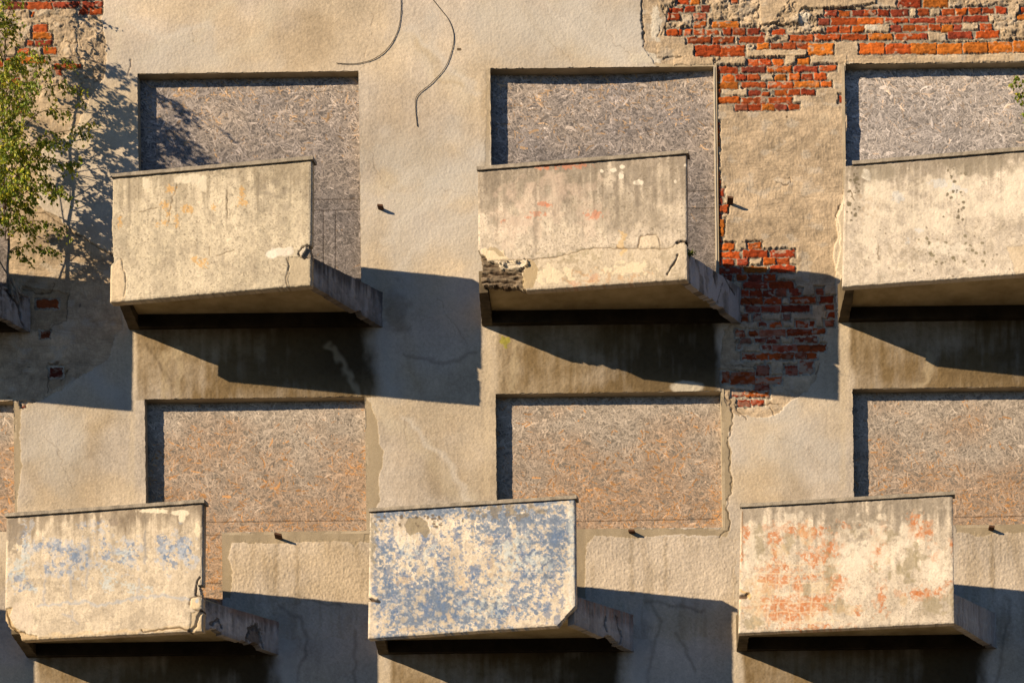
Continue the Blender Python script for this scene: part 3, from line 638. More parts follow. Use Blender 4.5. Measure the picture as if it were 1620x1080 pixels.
# ------------------------------------------------------------------ balconies
DL, DR = .66, 1.0
CRM = np.array((.515, .47, .405), f32)
def base_panel(c, seed, tone=1.0, grime=.8, gh=40, top=None, spk=1.0, warm=(1, 1, 1), gcol=(.15, .13, .10), strk=1.0):
    X, Y = c.px, c.py
    a = fbm(X/45+seed*9, Y/45, 4, seed); b = fbm(X/13+seed, Y/13, 4, seed+1); s_ = fbm(X/6+seed*3, Y/75, 4, seed+2); p = fbm(X/2.6, Y/2.6, 2, seed+3)
    CR = CRM*np.array(warm, f32); c.col[:] = CR*tone
    c.col *= (1.04+(a-.5)*.5+(b-.5)*.5+(s_-.5)*.34+(p-.5)*.2)[..., None]
    c.h[:] = (a-.5)*.008+(b-.5)*.003+(p-.5)*.0012
    fl = ss(.52, .56, fbm(X/11+seed*4, Y/10, 5, seed+4, .62)); fl2 = ss(.60, .66, fbm(X/5+seed*6, Y/5, 4, seed+1, .6))
    c.mix(slice(None), fl*.4, np.array((.64, .585, .49), f32)*np.array(warm, f32)*tone); c.mix(slice(None), fl2*.35*spk, (.27, .23, .17)); c.h += fl*.0012-fl2*.0015
    gn = vn(X/1.6, Y/1.6, seed+2); c.col *= (1+(gn-.5)*.24)[..., None]; pt = ss(.80, .88, vn(X/1.9+9, Y/1.9, seed+1)+.25*(b-.5)); c.mix(slice(None), pt*.6*spk, (.13, .11, .085)); c.h += (gn-.5)*.0016
    dz = ss(.42, .75, fbm(X/60+seed*7, Y/40, 4, seed+5)); c.mix(slice(None), dz*.45*ss(.4, .7, b), (.25, .215, .165))
    md = ss(.56, .70, fbm(X/16+seed*5, Y/22, 5, seed+6, .6)); c.mix(slice(None), md*.38, np.array((.31, .27, .215), f32)*tone)
    # grime below the coping, running down
    v = top+(fbm(X/40+seed, Y/40, 3, seed+3)-.5)*gh*1.6
    gm = (1-ss(gh*.15, gh*1.3, v+(s_-.5)*gh*2.4+(b-.5)*gh*1.2))*grime
    c.mix(slice(None), np.clip(gm*(.55+.9*(b-.25)), 0, .85), gcol)
    st2 = ss(.60, .78, fbm(X/5+seed*3, Y/110+seed, 3, seed+4))
    c.mix(slice(None), st2*.5*strk*(1-ss(gh, gh*4.5, v)), (.17, .145, .11))
    # black lichen specks
    sp = fbm(X/2.3+seed*11, Y/2.3, 2, seed+5); zone = fbm(X/28+seed*2, Y/28, 3, seed+6)
    c.mix(slice(None), ss(.74, .80, sp+.22*(zone-.5))*.7*spk, (.16, .13, .10))
    c.r[:] = .8
def scatter(c, n, x0, y0, x1, y1, r0, r1, colr, seed, a=.9, rag=.5):
    r = np.random.RandomState(seed)
    for i in range(n):
        q = r.uniform(r0, r1); c.blob(r.uniform(x0, x1), r.uniform(y0, y1), q*r.uniform(.7, 1.4), q*r.uniform(.7, 1.3), colr, a=a, rag=rag, sc_=4, seed=i % 7)
def paint1(c):
    base_panel(c, 1, 1.03, .6, 34, c.top, .8, (1.0, .985, .90), (.21, .175, .125), .8)
    for q in ((300, 283, 22, 9), (320, 290, 8, 12), (232, 290, 8, 8)): c.blob(*q, (.62, .57, .46), rag=.4, sc_=8)
    c.blob(445, 398, 18, 8, (.66, .62, .55), rag=.3, sc_=10, h=.002); c.blob(430, 402, 9, 7, (.72, .69, .62), rag=.2)
    for q in ((272, 300, 6, 6), (262, 325, 6, 6), (295, 330, 6, 5), (303, 331, 4, 5), (384, 308, 4, 9), (385, 322, 7, 4), (280, 350, 3, 8), (262, 352, 4, 4), (250, 355, 3, 3), (340, 328, 3, 4), (308, 410, 4, 4), (322, 417, 7, 6), (268, 338, 3, 5), (190, 350, 3, 8)):
        c.blob(*q, (.60, .36, .12), a=.65, rag=1.3, sc_=2.5, seed=int(q[0]) % 7)
    for pts in ([(281, 290), (272, 320), (268, 350)], [(222, 335), (240, 331), (252, 329)], [(360, 300), (361, 345)], [(333, 390), (333, 405)], [(345, 405), (370, 395)]):
        c.stroke(pts, 1.3, mulc=(.5, .46, .42), soft=1, h=-.002)
    c.blob(350, 355, 26, 22, (.30, .26, .2), a=.4, dens=(5, .5, 1.5), rag=.9); c.blob(345, 345, 10, 16, (.25, .22, .18), a=.35, dens=(5, .52, 2))
    c.blob(430, 300, 26, 12, (.25, .22, .18), a=.5, dens=(6, .5)); c.blob(350, 275, 14, 10, (.2, .18, .14), a=.55, dens=(5, .5))
    c.stroke([(192, 410), (195, 424), (199, 440), (198, 470)], 1.2, mulc=(.45, .4, .36), h=-.008, soft=1)
    c.poly([(174, 424), (192, 412), (198, 440), (199, 480), (170, 482)], c=(.62, .50, .34), a=.5, h=.006)
    c.stroke([(455, 408), (457, 425), (453, 440), (455, 455)], 1.4, mulc=(.45, .4, .35), h=-.008, soft=1)
    c.poly([(456, 407), (492, 404), (491, 452), (455, 456)], c=(.42, .36, .26), a=.7, h=-.012)
    c.poly([(470, 402), (478, 390), (486, 386), (496, 394), (496, 408), (482, 409)], c=(.24, .2, .16), a=.95, h=-.022, jit=3, js=5)
    c.poly([(473, 400), (483, 390), (486, 394), (477, 406)], c=(.55, .5, .42), h=.03, jit=1)
def paint2(c):
    base_panel(c, 3, 1.04, .85, 56, c.top, .8, (1, .975, .95), (.19, .16, .13), .5)
    for q in ((800, 300, 30, 40), (1060, 300, 36, 46), (1000, 340, 60, 30), (900, 290, 40, 14)): c.blob(*q, (.25, .215, .17), a=.42, rag=.8, sc_=22, soft=.6)
    for q in ((850, 320, 40, 34), (800, 350, 26, 30), (930, 330, 22, 38), (870, 290, 26, 12)): c.blob(*q, (.62, .50, .42), a=.32, rag=1, sc_=14, soft=.4)
    for q in ((860, 322, 9, 3), (868, 325, 5, 3), (795, 350, 4, 3), (850, 340, 12, 5), (940, 340, 10, 6), (905, 448, 8, 4), (940, 440, 8, 5), (900, 262, 30, 4), (860, 266, 10, 3)): c.blob(*q, (.55, .21, .12), a=.6, rag=1.2, sc_=4)
    for q in ((953, 271, 2.5, 2.5), (971, 269, 5, 3.5), (985, 264, 4, 2.5), (984, 278, 6, 6), (1069, 288, 3, 4), (1012, 289, 8, 4), (1085, 262, 3, 3)): c.blob(*q, (.72, .67, .58), rag=.4, sc_=5, h=.001)
    for xx, y1 in ((848, 400), (898, 360), (976, 362), (760, 330), (1010, 330), (1050, 320)): c.stroke([(xx, 290), (xx+1, y1)], 5, c=(.20, .17, .14), a=.5, soft=5, jit=3)
    c.blob(775, 262, 20, 40, (.2, .17, .14), a=.5, dens=(5, .48)); c.blob(930, 402, 22, 10, (.30, .27, .19), a=.7, dens=(4, .46)); c.blob(890, 405, 40, 6, (.3, .27, .19), a=.5, dens=(4, .5))
    c.poly([(757, 412), (830, 410), (870, 409), (900, 398), (940, 392), (1000, 392), (1050, 392), (1092, 380), (1092, 446), (757, 470)], c=(.58, .50, .37), a=.45, h=-.006, jit=4); c.blob(870, 425, 60, 18, (.30, .25, .17), a=.5, dens=(6, .5), rag=.8); c.blob(1040, 420, 50, 22, (.33, .28, .2), a=.45, dens=(7, .52), rag=.8); c.blob(950, 440, 60, 12, (.52, .33, .18), a=.5, dens=(5, .54), rag=.8)
    X, Y = c.px, c.py
    c.blob(985, 385, 6, 16, (.64, .46, .22), a=.6, rag=1.1, sc_=6); c.blob(1000, 425, 34, 9, (.68, .60, .45), rag=.8, sc_=7, h=.002); c.blob(870, 435, 30, 12, (.68, .6, .45), rag=.8, sc_=7)
    c.stroke([(790, 413), (836, 411), (875, 408), (905, 401), (940, 392), (1000, 393), (1050, 394), (1065, 389), (1074, 380)], 1.1, mulc=(.5, .45, .4), h=-.005, soft=.9)
    c.stroke([(1010, 391), (1013, 376), (1024, 371), (1040, 372), (1046, 392)], 1.4, mulc=(.45, .4, .35), h=-.004)
    c.poly([(1012, 391), (1015, 376), (1026, 372), (1040, 373), (1045, 392)], c=(.66, .57, .42), a=.5, h=.004)
    c.stroke([(1072, 403), (1066, 418), (1062, 424), (1056, 434)], 2.2, mulc=(.3, .26, .22), h=-.014, soft=1)
    c.stroke([(1072, 384), (1078, 382), (1088, 384)], 3, mulc=(.2, .17, .14), h=-.02)
    # broken out corner, layered rubble
    q = [(756, 396), (764, 404), (770, 412), (792, 415), (796, 418), (835, 410), (832, 425), (828, 436), (828, 445), (832, 458), (752, 470)]
    k, mkk = c.poly(q, c=(.17, .135, .095), a=1, jit=5, js=6)
    X = c.px[k]; Y = c.py[k]; lay = fbm(X/16, Y/3.2, 4, 2)
    rub = fbm(X/6, Y/5, 4, 5); c.h[k] += mkk*(-.028+(lay-.5)*.045+(rub-.5)*.022); c.mix(k, mkk*ss(.5, .7, rub)*.5, (.34, .27, .19)); c.mul(k, mkk*(1-ss(.30, .46, lay)), (.4, .34, .3))
    c.poly([(770, 392), (774, 398), (796, 396), (800, 404), (808, 410), (775, 413), (764, 402), (762, 396)], c=(.68, .58, .42), h=.004, jit=2)
    c.poly([(770, 396), (775, 391), (786, 392), (797, 402), (799, 406), (790, 406), (782, 397)], c=(.40, .33, .22), a=.9, jit=1)
    c.poly([(790, 415), (836, 411), (837, 420), (812, 426), (792, 424)], c=(.62, .55, .44), a=.9, h=.026, jit=3, js=5)
    c.poly([(838, 410), (846, 412), (852, 424), (850, 440), (843, 455), (830, 457), (826, 442), (830, 428)], c=(.40, .32, .20), a=.95, h=.0, jit=1.2)
    for i, yy in enumerate((432, 445)): c.stroke([(762, yy), (800, yy-2), (815, yy+1)], 3, mulc=(.35, .3, .25), h=-.012)
def paint3(c):
    base_panel(c, 5, 1.06, .9, 38, c.top, .5, (1.04, 1.03, 1.03), (.21, .18, .145), .6)
    for q in ((1400, 300, 22, 24), (1500, 300, 40, 20), (1620, 300, 30, 30), (1440, 312, 10, 8), (1560, 330, 50, 16), (1380, 360, 16, 60), (1470, 350, 40, 20)): c.blob(*q, (.72, .66, .56), a=.55, rag=1, sc_=14, soft=.4)
    for q in ((1425, 310, 9, 9), (1455, 363, 5, 4), (1490, 290, 14, 5), (1437, 382, 3, 4), (1520, 300, 12, 5)): c.blob(*q, (.55, .60, .66), a=.45, rag=1.2, sc_=5)
    c.blob(1372, 277, 8, 9, (.74, .71, .64), rag=.3, h=.002); c.blob(1430, 420, 8, 5.5, (.72, .66, .55), rag=.1, h=.002)
    scatter(c, 50, 1350, 320, 1640, 440, .6, 1.8, (.16, .13, .10), 4, a=.7); scatter(c, 40, 1450, 370, 1560, 420, 1, 3, (.17, .15, .09), 8, a=.8); scatter(c, 26, 1490, 260, 1530, 350, 1, 3, (.15, .13, .09), 9); scatter(c, 30, 1340, 250, 1360, 350, 1, 3, (.15, .13, .09), 19)
    c.blob(1420, 405, 34, 14, (.30, .26, .2), a=.5, dens=(6, .48), rag=.8); c.blob(1375, 330, 14, 22, (.4, .3, .2), a=.35, dens=(5, .5)); c.blob(1500, 392, 34, 8, (.72, .68, .6), a=.6, rag=1, sc_=5)
    c.blob(1390, 272, 34, 14, (.27, .24, .19), a=.7, rag=.6, sc_=16, soft=.4); c.blob(1555, 262, 60, 12, (.26, .23, .18), a=.6, rag=.7, sc_=16, soft=.4)
    c.stroke([(1335, 453), (1420, 447), (1620, 432)], 4, c=(.68, .62, .52), a=.6)
    c.poly([(1595, 390), (1660, 385), (1660, 440), (1606, 436)], c=(.60, .50, .36), a=.6, h=-.004)
    c.stroke([(1390, 385), (1391, 410)], 1.2, mulc=(.6, .55, .5)); c.stroke([(1345, 300), (1352, 318)], 1.5, mulc=(.4, .36, .3))
BLU = (.16, .23, .44)
def paint4(c):
    base_panel(c, 2, 1.12, .85, 30, c.top, .35, (1.0, .965, .90), (.17, .135, .10), .6)
    X, Y = c.px, c.py
    for i, q in enumerate(((57, 864, 6, 6), (115, 888, 16, 16), (130, 878, 10, 12), (205, 880, 13, 14), (208, 862, 8, 8), (283, 866, 14, 12), (290, 860, 7, 14), (262, 870, 8, 10), (256, 856, 6, 8), (170, 880, 7, 8), (165, 855, 8, 12), (80, 898, 8, 8), (30, 915, 10, 12), (85, 862, 14, 6), (268, 892, 8, 10), (40, 856, 8, 18), (130, 832, 5, 4), (150, 830, 8, 4), (100, 868, 16, 8), (300, 880, 6, 10), (155, 893, 6, 4), (50, 930, 8, 4))):
        c.blob(*q, (.15, .225, .37), a=.75, rag=1.2, sc_=7, dens=(4.5, .47), seed=i % 7)
        c.blob(q[0], q[1], q[2]*1.7, q[3]*1.5, (.42, .48, .58), a=.42, rag=1.3, sc_=8, dens=(5, .5), seed=(i+3) % 7)
    for i, q in enumerate(((172, 912, 11, 14), (175, 925, 8, 8), (200, 875, 10, 10), (28, 900, 14, 18), (50, 932, 8, 6), (40, 880, 6, 20), (215, 930, 20, 8))): c.blob(*q, (.52, .60, .64), a=.55, rag=1, sc_=6, dens=(4, .45, .6), seed=i)
    c.stroke([(60, 957), (100, 954), (135, 951), (150, 958), (170, 955), (210, 947), (260, 941), (300, 948)], 4, c=(.40, .44, .50), a=.65, soft=3, jit=3)
    for pts in ([(141, 850), (143, 885), (137, 930)], [(72, 915), (70, 955)], [(231, 840), (231, 890)], [(115, 965), (116, 978), (124, 986)], [(100, 970), (112, 974)], [(221, 915), (219, 945)], [(112, 895), (114, 945)]):
        c.stroke(pts, 3, c=(.33, .36, .42), a=.5, soft=2.5, jit=2)
    for xx in (143, 231, 180): c.stroke([(xx, 815), (xx, 880)], 6, c=(.2, .18, .15), a=.4, soft=6, jit=3)
    c.blob(22, 845, 14, 26, (.22, .19, .16), a=.7, rag=.8, sc_=8); c.blob(180, 825, 26, 6, (.24, .2, .17), a=.6, dens=(5, .45))
    c.blob(285, 811, 14, 5, (.72, .66, .53), rag=.3); c.blob(288, 818, 5, 7, (.72, .66, .53), rag=.2); c.blob(245, 808, 20, 3.5, (.72, .66, .53), rag=.6, sc_=8); c.stroke([(312, 830), (314, 845)], 7, c=(.72, .65, .5), jit=3)
    c.stroke([(316, 912), (311, 925), (310, 940), (320, 943)], 1.6, mulc=(.35, .3, .25), h=-.02, soft=1)
    c.stroke([(312, 942), (302, 946), (300, 955), (308, 964), (318, 966)], 2, mulc=(.4, .35, .3), h=-.006)
    c.blob(309, 952, 9, 9, (.66, .55, .38), rag=.3, h=.006); c.blob(312, 950, 3, 4, (.45, .5, .55), rag=.4)
    c.stroke([(318, 966), (312, 975), (310, 990), (300, 998)], 4, mulc=(.25, .2, .16), h=-.02, soft=1.5); c.poly([(303, 968), (320, 966), (322, 1000), (300, 1000)], c=(.50, .42, .3), h=-.008)
    c.poly([(6, 962), (20, 960), (14, 975), (24, 990), (36, 1001), (60, 1004), (60, 1014), (20, 1012), (4, 985)], c=(.50, .38, .22), a=.8, h=-.016, jit=2)
    c.stroke([(10, 966), (14, 985), (26, 998), (40, 1000)], 2.5, mulc=(.3, .25, .18), h=-.01)
    c.stroke([(60, 1008), (150, 1002), (225, 997), (318, 990)], 6, c=(.62, .48, .28), a=.5, soft=5, jit=4, js=8)
    c.stroke([(225, 995), (228, 1000), (260, 994), (285, 992), (300, 996)], 2, mulc=(.35, .3, .25), h=-.01)
    c.blob(35, 972, 14, 20, (.62, .54, .46), a=.5, rag=.5, sc_=12)
def paint5(c):
    base_panel(c, 4, 1.20, .5, 24, c.top, .45, (1.0, .985, .96), (.19, .16, .13), .6)
    X, Y = c.px, c.py
    cell = np.abs(fbm(X/9, Y/8, 3, 2)-.5)*2; fine = fbm(X/5.2, Y/4.2, 5, 5, .62); bigp = fbm(X/42+3, Y/42, 3, 1)
    # density of blue left by region
    den = .43+.14*ss(850, 980, Y)*(1-ss(730, 900, X))
    for bx, by, rx, ry, am in ((610, 900, 34, 60, .3), (700, 950, 50, 30, .32), (690, 880, 26, 16, .2), (790, 830, 60, 40, .22), (830, 815, 60, 26, .2), (880, 870, 22, 50, .28), (660, 970, 60, 26, .22), (780, 960, 50, 26, .2), (845, 910, 40, 30, .12), (650, 812, 60, 8, .4), (600, 815, 16, 10, .3), (700, 808, 40, 6, .3),
                               (735, 870, 20, 40, -.22), (640, 840, 40, 26, -.3), (700, 860, 30, 30, -.15), (900, 950, 20, 40, -.4), (880, 980, 40, 14, -.35), (800, 900, 8, 60, -.15), (690, 835, 30, 22, -.18), (590, 850, 14, 30, -.15), (845, 985, 60, 8, -.4), (600, 995, 30, 12, -.2), (700, 1000, 90, 6, -.2), (813, 840, 5, 60, -.4), (800, 885, 6, 40, -.25)):
        den = den+am*np.exp(-(((X-bx)/rx)**2+((Y-by)/ry)**2))
    v = den+(fine-.5)*1.25+(bigp-.5)*.45-.18*(cell < .12)
    v = v+(fbm(X/2.4, Y/2.4, 2, 3)-.5)*.45+(.5-np.abs(fbm(X/13+5, Y/12, 4, 6, .6)-.5)*7).clip(-.5, .5)*-.16
    msk = ss(.44, .50, v)*ss(586, 600, X+(fine-.5)*20)
    deep = ss(.5, .85, v)
    bc = np.array((.25, .31, .41), f32)*(1-deep[..., None])+np.array((.10, .165, .285), f32)*deep[..., None]
    bc = bc*(1-.25*ss(.5, .8, fbm(X/30, Y/60, 3, 7)))[..., None]
    c.col += (bc-c.col)*(msk*.88)[..., None]; c.h += msk*.0012
    r_ = np.random.RandomState(5)
    for i in range(260):
        bx, by = r_.uniform(588, 790), r_.uniform(880, 1004); q = r_.uniform(1.4, 4.2)
        c.blob(bx, by, q*r_.uniform(.8, 1.5), q, np.array((.60, .53, .42))*r_.uniform(.8, 1.1), a=.6, rag=.8, sc_=3, seed=i % 7, soft=.4)
    for i in range(90):
        bx, by = r_.uniform(760, 905), r_.uniform(830, 960); q = r_.uniform(1.4, 3.4)
        c.blob(bx, by, q*r_.uniform(.8, 1.5), q, (.60, .54, .44), a=.55, rag=.8, sc_=3, seed=i % 7, soft=.25)
    for i in range(140):
        bx, by = r_.uniform(590, 900), r_.uniform(840, 985); q = r_.uniform(2, 6)
        c.blob(bx, by, q*r_.uniform(.6, 1.2), q*r_.uniform(.8, 2), (.11, .18, .33), a=.6, rag=1.3, sc_=4, seed=i % 7, soft=.25)
    # thin grey-blue crackle and pale blue patches
    rim = ss(.36, .42, v)*(1-ss(.42, .47, v)); c.mix(slice(None), rim*.45, (.40, .42, .50))
    for q in ((650, 870, 30, 20), (800, 900, 16, 40), (770, 960, 30, 14), (905, 840, 5, 90), (820, 870, 20, 20), (840, 890, 30, 14)): c.blob(*q, (.60, .66, .66), a=.4, rag=1.2, sc_=9, dens=(5, .48))
    c.poly([(640, 828), (650, 820), (668, 818), (676, 826), (682, 840), (676, 850), (664, 842), (650, 846), (644, 838)], c=(.27, .23, .16), a=.85, jit=2.5, h=-.004)
    c.blob(795, 808, 50, 10, (.22, .19, .14), a=.7, dens=(6, .45), rag=.7); scatter(c, 30, 590, 812, 740, 835, 1, 2.6, (.16, .13, .1), 3); c.blob(590, 860, 7, 46, (.22, .2, .15), a=.65, dens=(4, .48), rag=.5)
    for i, q in enumerate(((690, 890, 3, 8), (640, 915, 12, 8), (780, 900, 6, 14), (775, 855, 5, 8), (710, 975, 4, 6), (815, 963, 6, 4), (716, 860, 2, 10), (650, 995, 10, 4), (735, 920, 8, 10))): c.blob(*q, (.58, .44, .27), a=.4, rag=1, sc_=5, seed=i % 7)
    c.stroke([(583, 948), (592, 949), (600, 952)], 4.5, mulc=(.2, .14, .1), h=-.02, jit=1); c.stroke([(582, 940), (596, 946)], 3, c=(.7, .6, .45), h=.004)
    c.stroke([(905, 800), (905, 950)], 9, c=(.60, .64, .62), a=.4, soft=7, jit=3)
def paint6(c):
    base_panel(c, 6, 1.12, .85, 38, c.top, .6, (1.0, .98, .96), (.20, .175, .145), .7)
    X, Y = c.px, c.py
    RED = (.50, .175, .055)
    for i, q in enumerate(((1226, 848, 10, 9), (1252, 838, 8, 6), (1272, 842, 6, 8), (1290, 838, 14, 5), (1295, 880, 18, 12), (1226, 880, 4, 12), (1215, 918, 12, 9), (1238, 920, 16, 9), (1225, 905, 10, 8), (1242, 895, 8, 5), (1265, 925, 6, 12), (1285, 912, 12, 4), (1325, 925, 12, 12), (1250, 962, 30, 7), (1225, 968, 6, 10), (1245, 970, 14, 9), (1210, 953, 8, 8), (1290, 950, 14, 8), (1275, 965, 10, 8),
                             (1302, 958, 12, 8), (1262, 975, 10, 5), (1240, 950, 14, 6), (1360, 965, 7, 5), (1390, 870, 6, 16), (1390, 852, 4, 6), (1394, 948, 7, 12), (1450, 822, 7, 6), (1462, 838, 6, 5), (1455, 845, 8, 4), (1470, 838, 4, 8), (1445, 830, 3, 10), (1452, 940, 14, 6), (1470, 936, 14, 5), (1490, 933, 9, 4), (1500, 920, 5, 3), (1478, 880, 5, 8), (1505, 862, 3, 8), (1172, 880, 3, 14), (1340, 830, 8, 5), (1305, 990, 20, 2.5), (1265, 994, 24, 2), (1398, 832, 3, 6), (1180, 845, 4, 10), (1316, 868, 8, 10))):
        c.blob(*q, RED, a=.78, rag=1.1, sc_=6, dens=(3.6, .44), seed=i % 7)
        c.blob(q[0], q[1], q[2]*1.8, q[3]*1.7, (.52, .28, .16), a=.45, rag=1.2, sc_=7, dens=(5, .5), seed=(i+2) % 7)
    # pale net of old joints through the red
    k = c.box(1195, 890, 1330, 990); Xk = c.px[k]; Yk = c.py[k]
    gl = np.minimum(np.abs((Yk+(vn(Xk/20, Yk/20, 1)-.5)*5) % 15-7.5), np.abs((Xk+(vn(Xk/15, Yk/15, 2)-.5)*8) % 17-8.5))
    c.mix(k, (1-ss(.4, 1.3, gl))*.6, (.70, .58, .42))
    for i, q in enumerate(((1250, 855, 9, 14), (1315, 900, 9, 30), (1440, 890, 14, 18), (1428, 905, 12, 10), (1460, 880, 10, 6), (1450, 870, 4, 18), (1387, 895, 3, 10), (1408, 910, 3, 8), (1436, 920, 8, 4), (1276, 935, 6, 10), (1360, 845, 12, 10), (1315, 838, 5, 3), (1400, 850, 16, 10), (1200, 860, 8, 22), (1190, 985, 16, 8), (1480, 960, 20, 12), (1320, 960, 16, 10), (1505, 950, 6, 20))):
        c.blob(*q, (.30, .26, .17), a=.62, rag=.8, sc_=8, seed=i % 7, soft=.3)
    for i, q in enumerate(((1195, 950, 18, 30), (1215, 930, 8, 8), (1235, 870, 12, 10), (1300, 930, 16, 8), (1430, 948, 4, 10), (1405, 885, 4, 6), (1340, 965, 20, 8), (1275, 845, 10, 16), (1285, 975, 8, 14))):
        c.blob(*q, (.60, .46, .28), a=.38, rag=1, sc_=6, seed=i % 7, soft=.3)
    for q in ((1380, 860, 34, 30), (1255, 815, 12, 10), (1430, 850, 20, 20), (1190, 870, 10, 30), (1350, 900, 26, 24), (1480, 890, 16, 30)): c.blob(*q, (.76, .70, .60), a=.5, rag=1, sc_=10, soft=.4)
    c.blob(1365, 820, 50, 14, (.25, .22, .18), a=.6, dens=(7, .46), rag=.7); c.blob(1480, 800, 26, 14, (.25, .22, .18), a=.6, dens=(6, .46)); c.blob(1360, 850, 14, 12, (.25, .22, .2), a=.5, dens=(4, .46))
    c.stroke([(1168, 943), (1180, 944), (1184, 940)], 5, mulc=(.2, .15, .12), h=-.02, jit=1); c.stroke([(1172, 934), (1184, 937), (1186, 946)], 3, c=(.6, .42, .2), a=.8, h=.004)
    c.stroke([(1175, 880), (1174, 810)], 2, mulc=(.75, .6, .5)); c.stroke([(1500, 700), (1502, 980)], 3, c=(.66, .6, .5), a=.3)
def paint0(c): base_panel(c, 7, .95, .8, 40, c.top)

HOLES = {442: [(.15, 1.02, .08, .18), (.66, 1.0, .08, .12)], 1003: [(.62, 1.02, .14, .22)]}
def bracket_paint(c, u, v, key, label):
    X, Y = u*160+key, v*60
    a = fbm(X/14, Y/50, 4, 1); b = fbm(X/5, Y/6, 4, 3); s_ = fbm(X/4, Y/70, 3, 5)
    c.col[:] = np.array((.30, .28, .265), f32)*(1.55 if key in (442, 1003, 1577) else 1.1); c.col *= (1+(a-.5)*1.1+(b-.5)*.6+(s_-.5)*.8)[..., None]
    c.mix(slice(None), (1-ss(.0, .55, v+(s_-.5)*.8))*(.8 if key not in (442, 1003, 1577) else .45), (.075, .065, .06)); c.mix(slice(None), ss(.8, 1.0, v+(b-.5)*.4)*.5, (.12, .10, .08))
    c.h[:] = (b-.5)*.014+(a-.5)*.01; c.r[:] = 1
    def line(pts, w, dep=-.03):
        d = pdist(u*3.3+(b-.5)*.22, v+(a-.5)*.2, [(p[0]*3.3, p[1]) for p in pts]); m_ = 1-ss(w*.5, w, d)
        c.mul(slice(None), m_*.8, (.3, .26, .23)); c.h += m_*dep*.5
    if key == 442:
        line([(.55, .95), (.60, .55), (.68, .35), (.72, .6), (.78, .95)], .07); line([(.1, .8), (.2, .5), (.24, .75)], .06)
        c.mix(slice(None), (np.hypot((u-.66)/.1, (v-.65)/.35) < 1+(b-.5))*.8, (.14, .11, .085)); c.mix(slice(None), ss(.7, .8, u)*.35*ss(.3, .6, v), (.42, .40, .38))
        c.mix(slice(None), (1-ss(.05, .3, v))*ss(.25, .4, u)*.5, (.26, .13, .07))
    if key == 1003:
        line([(.70, .15), (.72, .45), (.78, .75), (.76, .95)], .05); line([(.52, .35), (.50, .6), (.54, .75)], .06)
        c.mix(slice(None), ss(.45, .6, v)*.45, (.44, .41, .38)); c.mix(slice(None), ss(.5, .62, s_)*(1-ss(.2, .6, v))*.6, (.30, .14, .07))
    if key == 1172:
        c.mix(slice(None), ss(.44, .56, a)*.75, (.52, .51, .53)); c.mix(slice(None), ss(.55, .6, u)*.3, (.4, .38, .36)); line([(.66, .25), (.56, .98)], .03, -.006); line([(.7, .05), (.9, .3)], .04)
    if key == 1577: c.mix(slice(None), .55+0*u, (.50, .47, .43)); c.mix(slice(None), ss(.5, .6, s_)*.5, (.2, .17, .15))
    if key == 48: c.mix(slice(None), ss(.45, .6, b)*.7, (.42, .41, .42)); line([(.7, .1), (.85, .4), (.9, .9)], .06)
